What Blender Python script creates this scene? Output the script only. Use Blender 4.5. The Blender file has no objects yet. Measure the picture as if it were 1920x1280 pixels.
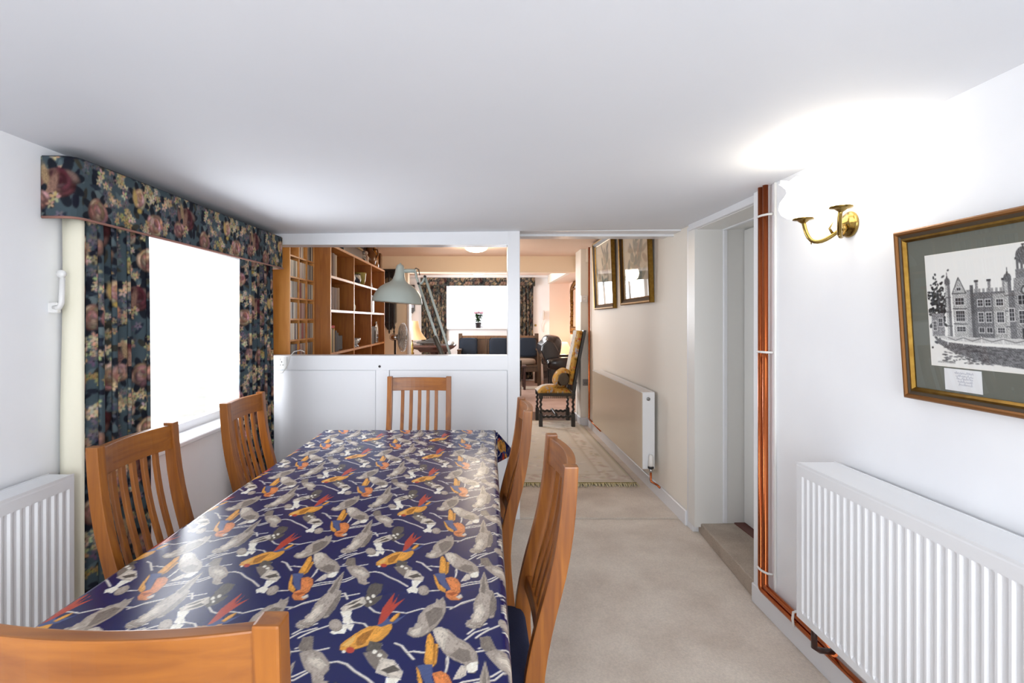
import bpy, bmesh, math, random
import numpy as np
from mathutils import Matrix, Vector, Euler
PI = math.pi
SC = bpy.context.scene
C = SC.collection
rnd = random.Random(7)

# ------------------------------------------------------------------ camera, world, lights, exposure
cam_d = bpy.data.cameras.new('camera')
cam = bpy.data.objects.new('camera', cam_d); C.objects.link(cam)
cam.location = (0, 0, 1.4); cam.rotation_euler = (PI/2, 0, 0)
cam_d.sensor_width = 36.0; cam_d.lens = 36.0*1020/1920
cam_d.shift_x = (960-906)/1920; cam_d.shift_y = -(640-600)/1920
cam_d.clip_start = 0.02
SC.camera = cam
SC.view_settings.view_transform = 'Standard'
SC.view_settings.look = 'None'
SC.view_settings.exposure = 0.02
SC.view_settings.gamma = 1.0
SC.view_settings.use_curve_mapping = False
SC.cycles.max_bounces = 10
SC.cycles.diffuse_bounces = 6
SC.cycles.sample_clamp_indirect = 6.0

world = bpy.data.worlds.new('overcast_sky'); SC.world = world
world.use_nodes = True
bg = world.node_tree.nodes['Background']
bg.inputs[0].default_value = (0.93, 0.97, 1.0, 1); bg.inputs[1].default_value = 2.6

def area(name, loc, rot, sx, sy, power, col=(1, 1, 1)):
    d = bpy.data.lights.new(name, 'AREA'); d.shape = 'RECTANGLE'; d.size = sx; d.size_y = sy
    d.energy = power; d.color = col
    o = bpy.data.objects.new(name, d); C.objects.link(o); o.location = loc; o.rotation_euler = rot
    return o
def point(name, loc, power, col, r=0.05):
    d = bpy.data.lights.new(name, 'POINT'); d.energy = power; d.color = col; d.shadow_soft_size = r
    o = bpy.data.objects.new(name, d); C.objects.link(o); o.location = loc
    return o
DAY = (0.93, 0.96, 1.0); WARM = (1.0, 0.80, 0.58)
area('daylight_side_window', (-1.80, 2.86, 1.33), (0, -PI/2, 0), 1.05, 1.1, 34, DAY)
area('daylight_far_window', (-0.05, 11.78, 1.70), (-PI/2, 0, 0), 1.4, 0.9, 55, DAY)
area('daylight_rear_window', (0.3, -1.36, 1.25), (PI/2, 0, 0.12), 1.5, 1.3, 56, DAY)
area('daylight_back_room_window', (-1.60, 9.3, 1.5), (0, -PI/2, 0), 1.0, 1.4, 85, DAY)

# ------------------------------------------------------------------ colour and material helpers
def lin(c):
    out = []
    for v in c[:3]:
        v = v/255.0
        out.append(v/12.92 if v <= 0.04045 else ((v+0.055)/1.055)**2.4)
    return tuple(out)
def lin4(c): return lin(c) + (1.0,)
MATS = {}
def mat(name, col=(200, 200, 200), rough=0.5, metal=0.0, noise=None, fine=None, bump=None, emit=None, coat=0.0, spec=0.5, attr=None, sheen=0.0):
    m = bpy.data.materials.new(name); m.use_nodes = True
    nt = m.node_tree; N = nt.nodes; L = nt.links
    b = N['Principled BSDF']
    b.inputs['Base Color'].default_value = lin4(col)
    b.inputs['Roughness'].default_value = rough
    b.inputs['Metallic'].default_value = metal
    b.inputs['Coat Weight'].default_value = coat
    b.inputs['Coat Roughness'].default_value = 0.12
    b.inputs['Specular IOR Level'].default_value = spec
    b.inputs['Sheen Weight'].default_value = sheen
    tc = N.new('ShaderNodeTexCoord')
    src = None
    if attr:
        a = N.new('ShaderNodeAttribute'); a.attribute_name = attr
        src = a.outputs['Color']
    if noise:      # (scale, second colour, contrast)
        n = N.new('ShaderNodeTexNoise'); n.inputs['Scale'].default_value = noise[0]; n.inputs['Detail'].default_value = 5
        L.new(tc.outputs['Object'], n.inputs['Vector'])
        r = N.new('ShaderNodeValToRGB')
        r.color_ramp.elements[0].position = 0.5-noise[2]; r.color_ramp.elements[1].position = 0.5+noise[2]
        L.new(n.outputs['Fac'], r.inputs['Fac'])
        mx = N.new('ShaderNodeMix'); mx.data_type = 'RGBA'
        L.new(r.outputs['Color'], mx.inputs[0])
        if src: L.new(src, mx.inputs[6])
        else: mx.inputs[6].default_value = lin4(col)
        mx.inputs[7].default_value = lin4(noise[1])
        src = mx.outputs[2]
    if fine:       # (scale, darkest factor): tufts and wear
        n = N.new('ShaderNodeTexNoise'); n.inputs['Scale'].default_value = fine[0]; n.inputs['Detail'].default_value = 3
        L.new(tc.outputs['Object'], n.inputs['Vector'])
        r = N.new('ShaderNodeMapRange'); r.inputs[1].default_value = 0.3; r.inputs[2].default_value = 0.7; r.inputs[3].default_value = fine[1]; r.inputs[4].default_value = 1.0
        L.new(n.outputs['Fac'], r.inputs[0])
        mx = N.new('ShaderNodeMix'); mx.data_type = 'RGBA'; mx.blend_type = 'MULTIPLY'; mx.inputs[0].default_value = 1.0
        L.new(src, mx.inputs[6]); L.new(r.outputs[0], mx.inputs[7]); src = mx.outputs[2]
    if src: L.new(src, b.inputs['Base Color'])
    if bump:       # (scale, strength)
        n = N.new('ShaderNodeTexNoise'); n.inputs['Scale'].default_value = bump[0]; n.inputs['Detail'].default_value = 4
        L.new(tc.outputs['Object'], n.inputs['Vector'])
        bp = N.new('ShaderNodeBump'); bp.inputs['Strength'].default_value = bump[1]; bp.inputs['Distance'].default_value = 0.004
        L.new(n.outputs['Fac'], bp.inputs['Height']); L.new(bp.outputs['Normal'], b.inputs['Normal'])
    if emit:
        b.inputs['Emission Color'].default_value = lin4(emit[0]); b.inputs['Emission Strength'].default_value = emit[1]
    MATS[name] = m
    return m
def wood(name, c1, c2, stretch=(14, 14, 1.2), rough=0.38, coat=0.15, scale=3.0):
    m = bpy.data.materials.new(name); m.use_nodes = True
    nt = m.node_tree; N = nt.nodes; L = nt.links; b = N['Principled BSDF']
    tc = N.new('ShaderNodeTexCoord'); mp = N.new('ShaderNodeMapping')
    mp.inputs['Scale'].default_value = stretch
    L.new(tc.outputs['Object'], mp.inputs['Vector'])
    n = N.new('ShaderNodeTexNoise'); n.inputs['Scale'].default_value = scale; n.inputs['Detail'].default_value = 6; n.inputs['Distortion'].default_value = 0.6
    L.new(mp.outputs['Vector'], n.inputs['Vector'])
    r = N.new('ShaderNodeValToRGB')
    r.color_ramp.elements[0].position = 0.3; r.color_ramp.elements[0].color = lin4(c1)
    r.color_ramp.elements[1].position = 0.72; r.color_ramp.elements[1].color = lin4(c2)
    L.new(n.outputs['Fac'], r.inputs['Fac']); L.new(r.outputs['Color'], b.inputs['Base Color'])
    b.inputs['Roughness'].default_value = rough; b.inputs['Coat Weight'].default_value = coat; b.inputs['Coat Roughness'].default_value = 0.25
    MATS[name] = m
    return m
def glass_mat(name, tint=(1, 1, 1), gloss=0.06, rough=0.0):
    m = bpy.data.materials.new(name); m.use_nodes = True
    nt = m.node_tree; N = nt.nodes; L = nt.links
    for n in list(N): N.remove(n)
    o = N.new('ShaderNodeOutputMaterial'); mx = N.new('ShaderNodeMixShader'); t = N.new('ShaderNodeBsdfTransparent'); g = N.new('ShaderNodeBsdfGlossy')
    fc = N.new('ShaderNodeLayerWeight'); fc.inputs['Blend'].default_value = 0.5
    pw = N.new('ShaderNodeMath'); pw.operation = 'POWER'; pw.inputs[1].default_value = 5.0
    lw = N.new('ShaderNodeMath'); lw.operation = 'MULTIPLY_ADD'; lw.inputs[1].default_value = 0.96; lw.inputs[2].default_value = 0.035
    L.new(fc.outputs['Facing'], pw.inputs[0]); L.new(pw.outputs[0], lw.inputs[0])
    t.inputs['Color'].default_value = (*tint, 1); g.inputs['Roughness'].default_value = rough
    L.new(lw.outputs[0], mx.inputs[0]); L.new(t.outputs[0], mx.inputs[1]); L.new(g.outputs[0], mx.inputs[2]); L.new(mx.outputs[0], o.inputs[0])
    MATS[name] = m
    return m

M_wall = mat('wall_paint', (241, 243, 246), 0.6, noise=(3.0, (236, 238, 242), 0.2), bump=(60, 0.04))
M_ceil = mat('ceiling_paint', (227, 230, 236), 0.7, noise=(1.5, (222, 226, 233), 0.25), bump=(40, 0.03))
M_cream = mat('cream_wall_paint', (234, 229, 219), 0.6, bump=(60, 0.04))
M_pink = mat('blush_wall_paint', (236, 212, 196), 0.65, bump=(60, 0.04))
M_gloss = mat('white_gloss_paint', (226, 228, 232), 0.3, bump=(25, 0.03))
M_door = mat('door_paint', (222, 222, 219), 0.35)
M_rad = mat('radiator_enamel', (229, 231, 234), 0.35)
M_plastic = mat('white_plastic', (228, 228, 226), 0.3)
M_dark = mat('dark_slot', (40, 40, 42), 0.6)
M_carpet = mat('grey_beige_carpet', (240, 229, 215), 0.95, noise=(4.5, (216, 202, 187), 0.2), fine=(110, 0.84), bump=(260, 1.0), spec=0.1, sheen=0.2)
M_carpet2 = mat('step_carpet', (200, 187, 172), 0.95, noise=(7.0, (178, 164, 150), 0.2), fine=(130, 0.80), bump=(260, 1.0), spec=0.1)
M_upfloor = mat('rose_grey_carpet', (188, 166, 156), 0.95, noise=(5.0, (172, 150, 140), 0.2), bump=(300, 0.6), spec=0.1)
M_oak = wood('chair_wood', (118, 62, 10), (160, 96, 26))
M_oakx = wood('chair_wood_crosswise', (118, 62, 10), (160, 96, 26), stretch=(1.2, 14, 14))
M_shelf = wood('bookcase_wood', (150, 88, 32), (182, 116, 48), stretch=(10, 10, 1.0))
M_shelfl = wood('bookcase_edge_wood', (196, 130, 62), (222, 160, 92), stretch=(4, 4, 4))
M_sidepanel = wood('rack_end_wood', (196, 128, 52), (216, 150, 72), stretch=(8, 8, 1.0))
M_black = mat('black_stained_oak', (26, 22, 21), 0.35, coat=0.3)
M_brown = wood('dark_mahogany', (44, 22, 16), (66, 34, 24), rough=0.3)
M_navy = mat('navy_seat_fabric', (22, 30, 62), 0.9, bump=(300, 0.4))
M_brass = mat('polished_brass', (150, 126, 70), 0.2, 1.0)
M_copper = mat('copper_pipe', (200, 114, 68), 0.24, 1.0, noise=(3, (178, 94, 54), 0.3))
M_chrome = mat('chrome', (200, 202, 205), 0.12, 1.0)
M_gold = mat('gilt_frame', (146, 116, 56), 0.36, 1.0, noise=(40, (112, 80, 30), 0.3))
M_golddark = mat('dark_frame_groove', (62, 46, 24), 0.45)
M_giltred = mat('gilt_frame_edge', (128, 84, 40), 0.4, 0.6)
M_mount = mat('grey_green_mount', (104, 107, 98), 0.85)
M_paper = mat('paper', (236, 234, 226), 0.85)
M_print = mat('printed_paper', rough=0.85, attr='print')
M_cloth = mat('wipe_clean_cloth', rough=0.27, attr='print', coat=0.0, spec=0.28)
M_floral = mat('floral_curtain_cloth', rough=0.9, attr='print', bump=(500, 0.25), spec=0.15)
M_tapestry = mat('tapestry_cloth', rough=0.95, attr='print', bump=(300, 0.4), spec=0.1)
M_rugm = mat('woven_rug', rough=0.97, attr='print', bump=(350, 0.8), spec=0.05)
M_lining = mat('cream_curtain_lining', (238, 234, 214), 0.9, bump=(80, 0.1))
M_piping = mat('dusty_pink_piping', (150, 108, 96), 0.8)
M_glassw = glass_mat('window_glass')
M_glassp = glass_mat('picture_glass')
M_lampg = mat('pale_green_enamel', (176, 186, 180), 0.3, coat=0.2)
M_white_in = mat('lamp_inside_white', (240, 240, 235), 0.4)
M_shade = mat('cream_lamp_shade', (208, 184, 140), 0.8, emit=((235, 195, 130), 0.03))
M_peach = mat('lit_lamp_shade', (240, 200, 170), 0.8, emit=((255, 190, 140), 0.9))
M_opal = mat('lit_opal_glass', (255, 250, 240), 0.3, emit=((255, 247, 232), 5.2))
M_dome = mat('lit_ceiling_dome', (255, 246, 225), 0.3, emit=((255, 226, 170), 4.0))
M_leather = mat('dark_leather', (20, 14, 14), 0.24, coat=0.3, bump=(60, 0.15))
M_blue = mat('blue_cushion_cloth', (11, 29, 47), 0.8, bump=(200, 0.3))
M_blue2 = mat('dark_blue_piping', (12, 24, 40), 0.8)
M_settle = wood('old_oak', (66, 48, 32), (98, 72, 48))
M_seat = mat('beige_seat_pad', (146, 130, 116), 0.9)
M_mirror = mat('mirror_silvering', (235, 232, 228), 0.02, 1.0)
M_leaf = mat('plant_leaf', (38, 66, 30), 0.5)
M_petal = mat('mauve_petals', (176, 140, 156), 0.7)
M_pot = mat('dark_plant_pot', (36, 30, 34), 0.5)
M_beam = mat('cream_beam_paint', (240, 222, 196), 0.65)
M_steel = mat('fan_steel', (150, 150, 150), 0.3, 0.8)
M_glob = mat('clear_glass', (176, 184, 188), 0.05, coat=0.6)
M_stone = mat('paving', (190, 188, 182), 0.9, noise=(3, (170, 168, 162), 0.3))
M_ext = mat('pale_render', (225, 222, 215), 0.9)

# ------------------------------------------------------------------ mesh helpers
class MB:
    def __init__(s): s.v = []; s.f = []; s.sm = []
    def add(s, v, f, smooth=False):
        o = len(s.v); s.v += [tuple(p) for p in v]; s.f += [tuple(i+o for i in q) for q in f]; s.sm += [smooth]*len(f); return s
    def box(s, x0, x1, y0, y1, z0, z1):
        v = [(x, y, z) for z in (z0, z1) for y in (y0, y1) for x in (x0, x1)]
        return s.add(v, [(0, 2, 3, 1), (4, 5, 7, 6), (0, 1, 5, 4), (2, 6, 7, 3), (0, 4, 6, 2), (1, 3, 7, 5)])
    def obox(s, c, size, rot=(0, 0, 0)):
        R = Euler(rot).to_matrix(); c = Vector(c); hx, hy, hz = [q/2 for q in size]
        v = [c + R @ Vector((x, y, z)) for z in (-hz, hz) for y in (-hy, hy) for x in (-hx, hx)]
        return s.add(v, [(0, 2, 3, 1), (4, 5, 7, 6), (0, 1, 5, 4), (2, 6, 7, 3), (0, 4, 6, 2), (1, 3, 7, 5)])
    def loft(s, rings, caps=True, smooth=True, closed=True):
        n = len(rings[0]); v = [p for r in rings for p in r]; f = []
        for i in range(len(rings)-1):
            for j in range(n if closed else n-1):
                k = (j+1) % n; f.append((i*n+j, i*n+k, (i+1)*n+k, (i+1)*n+j))
        s.add(v, f, smooth)
        if caps and closed:
            o = len(s.v)-len(v)
            s.f += [tuple(o+j for j in range(n))[::-1], tuple(o+(len(rings)-1)*n+j for j in range(n))]; s.sm += [False, False]
        return s
    def tube(s, pts, r, n=10, caps=True):
        P = [Vector(p) for p in pts]; rr = r if isinstance(r, (list, tuple)) else [r]*len(P)
        t0 = (P[1]-P[0]).normalized(); up = Vector((0, 0, 1)) if abs(t0.z) < 0.9 else Vector((1, 0, 0))
        a = t0.cross(up).normalized(); rings = []
        for i, p in enumerate(P):
            t = (P[min(i+1, len(P)-1)]-P[max(i-1, 0)]).normalized()
            a = (a - t*a.dot(t)).normalized(); b = t.cross(a)
            rings.append([p + (a*math.cos(2*PI*k/n)+b*math.sin(2*PI*k/n))*rr[i] for k in range(n)])
        return s.loft(rings, caps, True)
    def lathe(s, prof, c=(0, 0, 0), n=20, R=None, sq=(1, 1)):
        c = Vector(c); R = R or Matrix.Identity(3)
        rings = [[c + R @ Vector((r*sq[0]*math.cos(2*PI*k/n), r*sq[1]*math.sin(2*PI*k/n), z)) for k in range(n)] for r, z in prof]
        return s.loft(rings, True, True)
    def sph(s, c, rx, ry=None, rz=None, n=12, m=8, R=None):
        ry = ry or rx; rz = rz or rx
        prof = [(math.sin(PI*i/m), -math.cos(PI*i/m)) for i in range(m+1)]
        prof[0] = (0.02, -1); prof[-1] = (0.02, 1)
        c = Vector(c); R = R or Matrix.Identity(3)
        rings = [[c + R @ Vector((r*rx*math.cos(2*PI*k/n), r*ry*math.sin(2*PI*k/n), z*rz)) for k in range(n)] for r, z in prof]
        return s.loft(rings, True, True)
    def prism(s, poly, a, b, axis='y', smooth=False):
        def P(p, h):
            return {'x': (h, p[0], p[1]), 'y': (p[0], h, p[1]), 'z': (p[0], p[1], h)}[axis]
        n = len(poly); v = [P(p, a) for p in poly]+[P(p, b) for p in poly]
        f = [(i, (i+1) % n, n+(i+1) % n, n+i) for i in range(n)]
        s.add(v, f, smooth)
        o = len(s.v)-2*n; s.f += [tuple(o+i for i in range(n))[::-1], tuple(o+n+i for i in range(n))]; s.sm += [False, False]
        return s
    def pillow(s, c, size, R=None, p=3.2, n=16, m=10):
        c = Vector(c); R = R or Matrix.Identity(3); hx, hy, hz = [q/2 for q in size]
        def sp(t, e):
            return math.copysign(abs(t)**e, t)
        e = 2/p; rings = []
        for i in range(m+1):
            ph = -PI/2+PI*i/m; cp = max(0.01, math.cos(ph))**e; sz = sp(math.sin(ph), e)
            rings.append([c + R @ Vector((hx*cp*sp(math.cos(2*PI*k/n+0.2), e), hy*cp*sp(math.sin(2*PI*k/n+0.2), e), hz*sz)) for k in range(n)])
        return s.loft(rings, True, True)
    def build(s, name, m, parent=None, bevel=0, seg=1):
        off = Vector((0, 0, 0)); p = parent
        while p is not None:
            if p.name in LOCAL: break
            off += p.location; p = p.parent
        me = bpy.data.meshes.new(name)
        if parent is None:
            a = np.array(s.v); lo = a.min(0); hi = a.max(0); off = Vector(((lo[0]+hi[0])/2, (lo[1]+hi[1])/2, lo[2]))
        me.from_pydata([(x-off.x, y-off.y, z-off.z) for x, y, z in s.v], [], s.f)
        me.polygons.foreach_set('use_smooth', s.sm)
        bm = bmesh.new(); bm.from_mesh(me)
        bmesh.ops.recalc_face_normals(bm, faces=bm.faces)
        if bevel:
            es = [e for e in bm.edges if len(e.link_faces) == 2 and e.calc_face_angle(0) > 0.6]
            bmesh.ops.bevel(bm, geom=es, offset=bevel, segments=seg, affect='EDGES', profile=0.7)
        bm.to_mesh(me); bm.free()
        me.materials.append(m)
        o = bpy.data.objects.new(name, me); C.objects.link(o)
        if parent is None: o.location = off
        else: o.parent = parent
        return o
LOCAL = set()
def tag(o, label, cat, group=None):
    o['label'] = label; o['category'] = cat
    if group: o['group'] = group
    return o
def T(name, label, cat, loc=(0, 0, 0), rot=(0, 0, 0), group=None, local=False):
    o = bpy.data.objects.new(name, None); C.objects.link(o); o.location = loc; o.rotation_euler = rot
    o.empty_display_size = 0.05
    if local: LOCAL.add(o.name)
    return tag(o, label, cat, group)
def struct(o): o['kind'] = 'structure'; return o
def S(name, m, *boxes, bevel=0, parent=None):
    b = MB()
    for q in boxes: b.box(*q)
    o = b.build(name, m, parent, bevel)
    return struct(o) if parent is None else o
def copy_tree(o, parent=None):
    c = o.copy(); C.objects.link(c)
    if parent is not None: c.parent = parent
    for ch in list(o.children): copy_tree(ch, c)
    return c
def box_part(name, m, parent, *bb, bevel=0): return MB().box(*bb).build(name, m, parent, bevel)

def grid(name, P, Col, m, parent=None, solid=0, label=None, wrap=False):
    """P: (nv, nu, 3) positions, Col: (nv, nu, 3) printed sRGB colours 0..1 -> one grid mesh with the point attribute 'print'"""
    nv, nu = P.shape[:2]
    off = np.zeros(3)
    if parent is None:
        q = P.reshape(-1, 3); off = np.array([q[:, 0].mean(), q[:, 1].mean(), q[:, 2].min()])
    else:
        p = parent
        while p is not None:
            if p.name in LOCAL: break
            off += np.array(p.location); p = p.parent
    me = bpy.data.meshes.new(name)
    idx = np.arange(nv*nu).reshape(nv, nu)
    fq = np.stack([idx[:-1, :-1], idx[:-1, 1:], idx[1:, 1:], idx[1:, :-1]], -1).reshape(-1, 4)
    nf = len(fq)
    me.vertices.add(nv*nu); me.loops.add(nf*4); me.polygons.add(nf)
    me.vertices.foreach_set('co', (P.reshape(-1, 3)-off).astype(np.float32).ravel())
    me.loops.foreach_set('vertex_index', fq.astype(np.int32).ravel())
    me.polygons.foreach_set('loop_start', np.arange(0, nf*4, 4, dtype=np.int32))
    me.polygons.foreach_set('use_smooth', np.ones(nf, bool))
    me.update(calc_edges=True)
    a = me.color_attributes.new('print', 'FLOAT_COLOR', 'POINT')
    c = np.clip(Col.reshape(-1, 3), 0, 1)
    c = np.where(c <= 0.04045, c/12.92, ((c+0.055)/1.055)**2.4)
    a.data.foreach_set('color', np.concatenate([c, np.ones((len(c), 1))], 1).astype(np.float32).ravel())
    me.materials.append(m)
    o = bpy.data.objects.new(name, me); C.objects.link(o)
    if parent is None: o.location = off
    else: o.parent = parent
    if solid:
        md = o.modifiers.new('thickness', 'SOLIDIFY'); md.thickness = solid; md.offset = -1
    return o

# ------------------------------------------------------------------ a small painter for printed cloth and paper
class Ras:
    def __init__(s, w, h, px, col, wrap=True):
        s.px = px; s.W = int(round(w/px)); s.H = int(round(h/px)); s.wrap = wrap
        s.a = np.ones((s.H, s.W, 3))*np.array(col)/255.0
        s.rng = np.random.default_rng(5)
    def _put(s, xs, ys, cov, col, streak=0.0, ang=0.0):
        X, Y = np.meshgrid(xs, ys)
        if s.wrap: Xi = X % s.W; Yi = Y % s.H
        else:
            ok = (X >= 0) & (X < s.W) & (Y >= 0) & (Y < s.H); cov = np.where(ok, cov, 0); Xi = np.clip(X, 0, s.W-1); Yi = np.clip(Y, 0, s.H-1)
        c = np.array(col)/255.0*np.ones(X.shape+(3,))
        if streak:
            t = X*math.cos(ang)+Y*math.sin(ang)
            c = c*(1+streak*np.sin(t*1.9+2.2*np.sin((X-Y)*0.5))[..., None]+streak*0.6*s.rng.standard_normal(X.shape)[..., None])
        s.a[Yi, Xi] = s.a[Yi, Xi]*(1-cov[..., None])+c*cov[..., None]
    def poly(s, pts, col, streak=0.0, ang=0.0):
        p = np.array(pts, float)/s.px
        x0, y0 = np.floor(p.min(0)).astype(int)-1; x1, y1 = np.ceil(p.max(0)).astype(int)+2
        xs = np.arange(x0, x1); ys = np.arange(y0, y1); cov = np.zeros((len(ys), len(xs)))
        for ox in (0.25, 0.75):
            for oy in (0.25, 0.75):
                X, Y = np.meshgrid(xs+ox, ys+oy); ins = np.zeros(X.shape, bool)
                for i in range(len(p)):
                    (ax, ay), (bx, by) = p[i-1], p[i]
                    if ay == by: continue
                    c = (ay > Y) != (by > Y)
                    ins ^= c & (X < (bx-ax)*(Y-ay)/(by-ay)+ax)
                cov += ins*0.25
        s._put(xs, ys, cov, col, streak, ang)
    def ell(s, cx, cy, rx, ry, col, rot=0.0, soft=1.0, streak=0.0, alpha=1.0):
        cx /= s.px; cy /= s.px; rx /= s.px; ry /= s.px; r = max(rx, ry)+2
        xs = np.arange(int(cx-r), int(cx+r)+2); ys = np.arange(int(cy-r), int(cy+r)+2)
        X, Y = np.meshgrid(xs+0.5-cx, ys+0.5-cy); c, q = math.cos(rot), math.sin(rot)
        d = np.sqrt(((X*c+Y*q)/rx)**2+((-X*q+Y*c)/ry)**2)
        s._put(xs, ys, np.clip((1-d)*min(rx, ry)/soft+0.5, 0, 1)*alpha, col, streak, rot)
    def line(s, pts, w, col, streak=0.0):
        p = np.array(pts, float)/s.px; w = w/s.px/2
        x0, y0 = np.floor(p.min(0)-w-1).astype(int); x1, y1 = np.ceil(p.max(0)+w+2).astype(int)
        xs = np.arange(x0, x1); ys = np.arange(y0, y1); X, Y = np.meshgrid(xs+0.5, ys+0.5); d = np.full(X.shape, 1e9)
        for a, b in zip(p[:-1], p[1:]):
            v = b-a; t = np.clip(((X-a[0])*v[0]+(Y-a[1])*v[1])/max(1e-9, v@v), 0, 1)
            d = np.minimum(d, np.hypot(X-a[0]-t*v[0], Y-a[1]-t*v[1]))
        s._put(xs, ys, np.clip(w-d+0.5, 0, 1), col, streak)
    def sample(s, u, v):
        x = np.asarray(u)/s.px-0.5; y = np.asarray(v)/s.px-0.5
        xi = np.floor(x).astype(int); yi = np.floor(y).astype(int); fx = (x-xi)[..., None]; fy = (y-yi)[..., None]
        if s.wrap: g = lambda a, b: s.a[b % s.H, a % s.W]
        else: g = lambda a, b: s.a[np.clip(b, 0, s.H-1), np.clip(a, 0, s.W-1)]
        return (g(xi, yi)*(1-fx)+g(xi+1, yi)*fx)*(1-fy)+(g(xi, yi+1)*(1-fx)+g(xi+1, yi+1)*fx)*fy
# ================================================================== the setting
def cz(x, y):        # the old plaster ceiling is not quite level
    return 2.022+0.0114*x+0.012*math.sin(1.3*y+0.6)*math.sin(1.1*x+1.2)*(1 if y < 3.3 else max(0, (3.82-y)/0.52))
def ceil_mesh():
    xs = np.linspace(-1.56, 1.46, 26); ys = np.linspace(-1.5, 3.84, 40); b = MB()
    v = [(x, y, cz(x, y)) for y in ys for x in xs]; n = len(xs)
    f = [(j*n+i, j*n+i+1, (j+1)*n+i+1, (j+1)*n+i) for j in range(len(ys)-1) for i in range(n-1)]
    b.add(v, f, True)
    b.add([(x, y, 2.25) for y in (-1.5, 3.84) for x in (-1.56, 1.46)], [(0, 1, 3, 2)])
    return b
struct(ceil_mesh().build('ceiling', M_ceil))
S('floor', M_carpet, (-1.7, 1.45, -1.5, 3.826, -0.06, 0.0))
S('floor', M_carpet, (-1.75, 1.9, 3.836, 7.6, -0.06, 0.010))
S('floor', M_upfloor, (-1.75, 2.0, 7.6, 11.6, -0.06, 0.12))
# left wall with the window hole  (hole y 2.30..3.74, z 0.786..1.86)
S('wall_left', M_wall, (-1.75, -1.535, -1.5, 2.30, -0.05, 2.2), (-1.75, -1.535, 3.74, 3.96, -0.05, 2.2),
  (-1.75, -1.535, 2.30, 3.74, -0.05, 0.786), (-1.75, -1.535, 2.30, 3.74, 1.86, 2.2))
S('wall_back', M_wall, (-1.75, -0.6, -1.55, -1.45, -0.05, 2.2), (1.1, 1.55, -1.55, -1.45, -0.05, 2.2),
  (-0.6, 1.1, -1.55, -1.45, -0.05, 0.6), (-0.6, 1.1, -1.55, -1.45, 1.9, 2.2))
S('wall_right', M_wall, (1.350, 1.55, -1.5, 2.72, -0.05, 2.2), bevel=0.006)
S('baseboard_right', M_gloss, (1.338, 1.352, -1.45, 2.715, 0.0, 0.095), bevel=0.004)
S('baseboard_left', M_gloss, (-1.537, -1.523, -1.45, 3.80, 0.0, 0.095), bevel=0.004)
# side window
def window(name, x0, x1, y0, y1, z0, z1, mull, axis):
    w = T(name, 'x', 'x'); del w['label']; del w['category']; struct(w)
    fr = MB(); t = 0.05
    if axis == 'x':
        fr.box(x0, x1, y0, y0+t, z0, z1).box(x0, x1, y1-t, y1, z0, z1).box(x0, x1, y0+t, y1-t, z0, z0+t).box(x0, x1, y0+t, y1-t, z1-t, z1)
        xm = (x0+x1)/2; gl = MB().box(xm-0.003, xm+0.003, y0+t, y1-t, z0+t, z1-t)
    else:
        fr.box(x0, x0+t, y0, y1, z0, z1).box(x1-t, x1, y0, y1, z0, z1).box(x0+t, x1-t, y0, y1, z0, z0+t).box(x0+t, x1-t, y0, y1, z1-t, z1)
        for m in mull: fr.box(m-0.02, m+0.02, y0, y1, z0+t, z1-t)
        ym = (y0+y1)/2; gl = MB().box(x0+t, x1-t, ym-0.003, ym+0.003, z0+t, z1-t)
    fr.build('window_frame', M_gloss, w, 0.003)
    gl.build('pane', M_glassw, w)
    return w
w1 = window('window_1', -1.70, -1.65, 2.30, 3.74, 0.786, 1.86, [], 'x')
box_part('window_sill', M_gloss, w1, -1.655, -1.505, 2.27, 3.45, 0.764, 0.790, bevel=0.005)
w2 = window('window_2', -0.77, 0.68, 11.62, 11.67, 1.231, 2.20, [-0.405, 0.14], 'y')
box_part('window_sill', M_gloss, w2, -0.80, 0.71, 11.44, 11.63, 1.205, 1.234, bevel=0.004)
w3 = window('window_3', -0.6, 1.1, -1.53, -1.48, 0.6, 1.9, [0.25], 'y')
# ground and yard wall outside
S('ground', M_stone, (-12, 12, -8, 22, -0.30, -0.12))

# partition with the open hatch above it  (front y = 3.82)
part = S('wall_partition', M_gloss, (-1.72, 0.172, 3.835, 3.945, 0.0, 1.05), (-1.72, 0.172, 3.822, 3.96, 1.05, 1.151),
         (-1.72, 0.258, 3.822, 3.96, 1.930, 2.2))
S('panel', M_gloss, (-1.535, -0.758, 3.826, 3.836, 0.10, 1.047), bevel=0.0025, parent=part)
S('panel', M_gloss, (-0.658, 0.168, 3.826, 3.836, 0.10, 1.047), bevel=0.0025, parent=part)
S('trim_2', M_gloss, (0.172, 0.258, 3.818, 3.962, 0.0, 2.2), bevel=0.003)
S('trim_3', M_gloss, (-0.755, -0.661, 3.8215, 3.84, 0.0, 1.05), bevel=0.002)
S('baseboard_partition', M_gloss, (-1.52, 0.168, 3.814, 3.83, 0.0, 0.10), bevel=0.004)
MB().lathe([(0.004, 0), (0.009, 0.002), (0.006, 0.006)], (-0.728, 3.822, 1.075), 8, Matrix.Rotation(PI/2, 3, 'X')).build('screw', M_dark, part)
# doorway lintel (thick wall head) with a beaded lining
S('wall_lintel', M_gloss, (0.258, 1.40, 3.822, 4.20, 2.026, 2.36), bevel=0.003)
S('trim_4', M_gloss, (0.258, 1.40, 3.965, 3.99, 2.010, 2.03), bevel=0.003)
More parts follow.
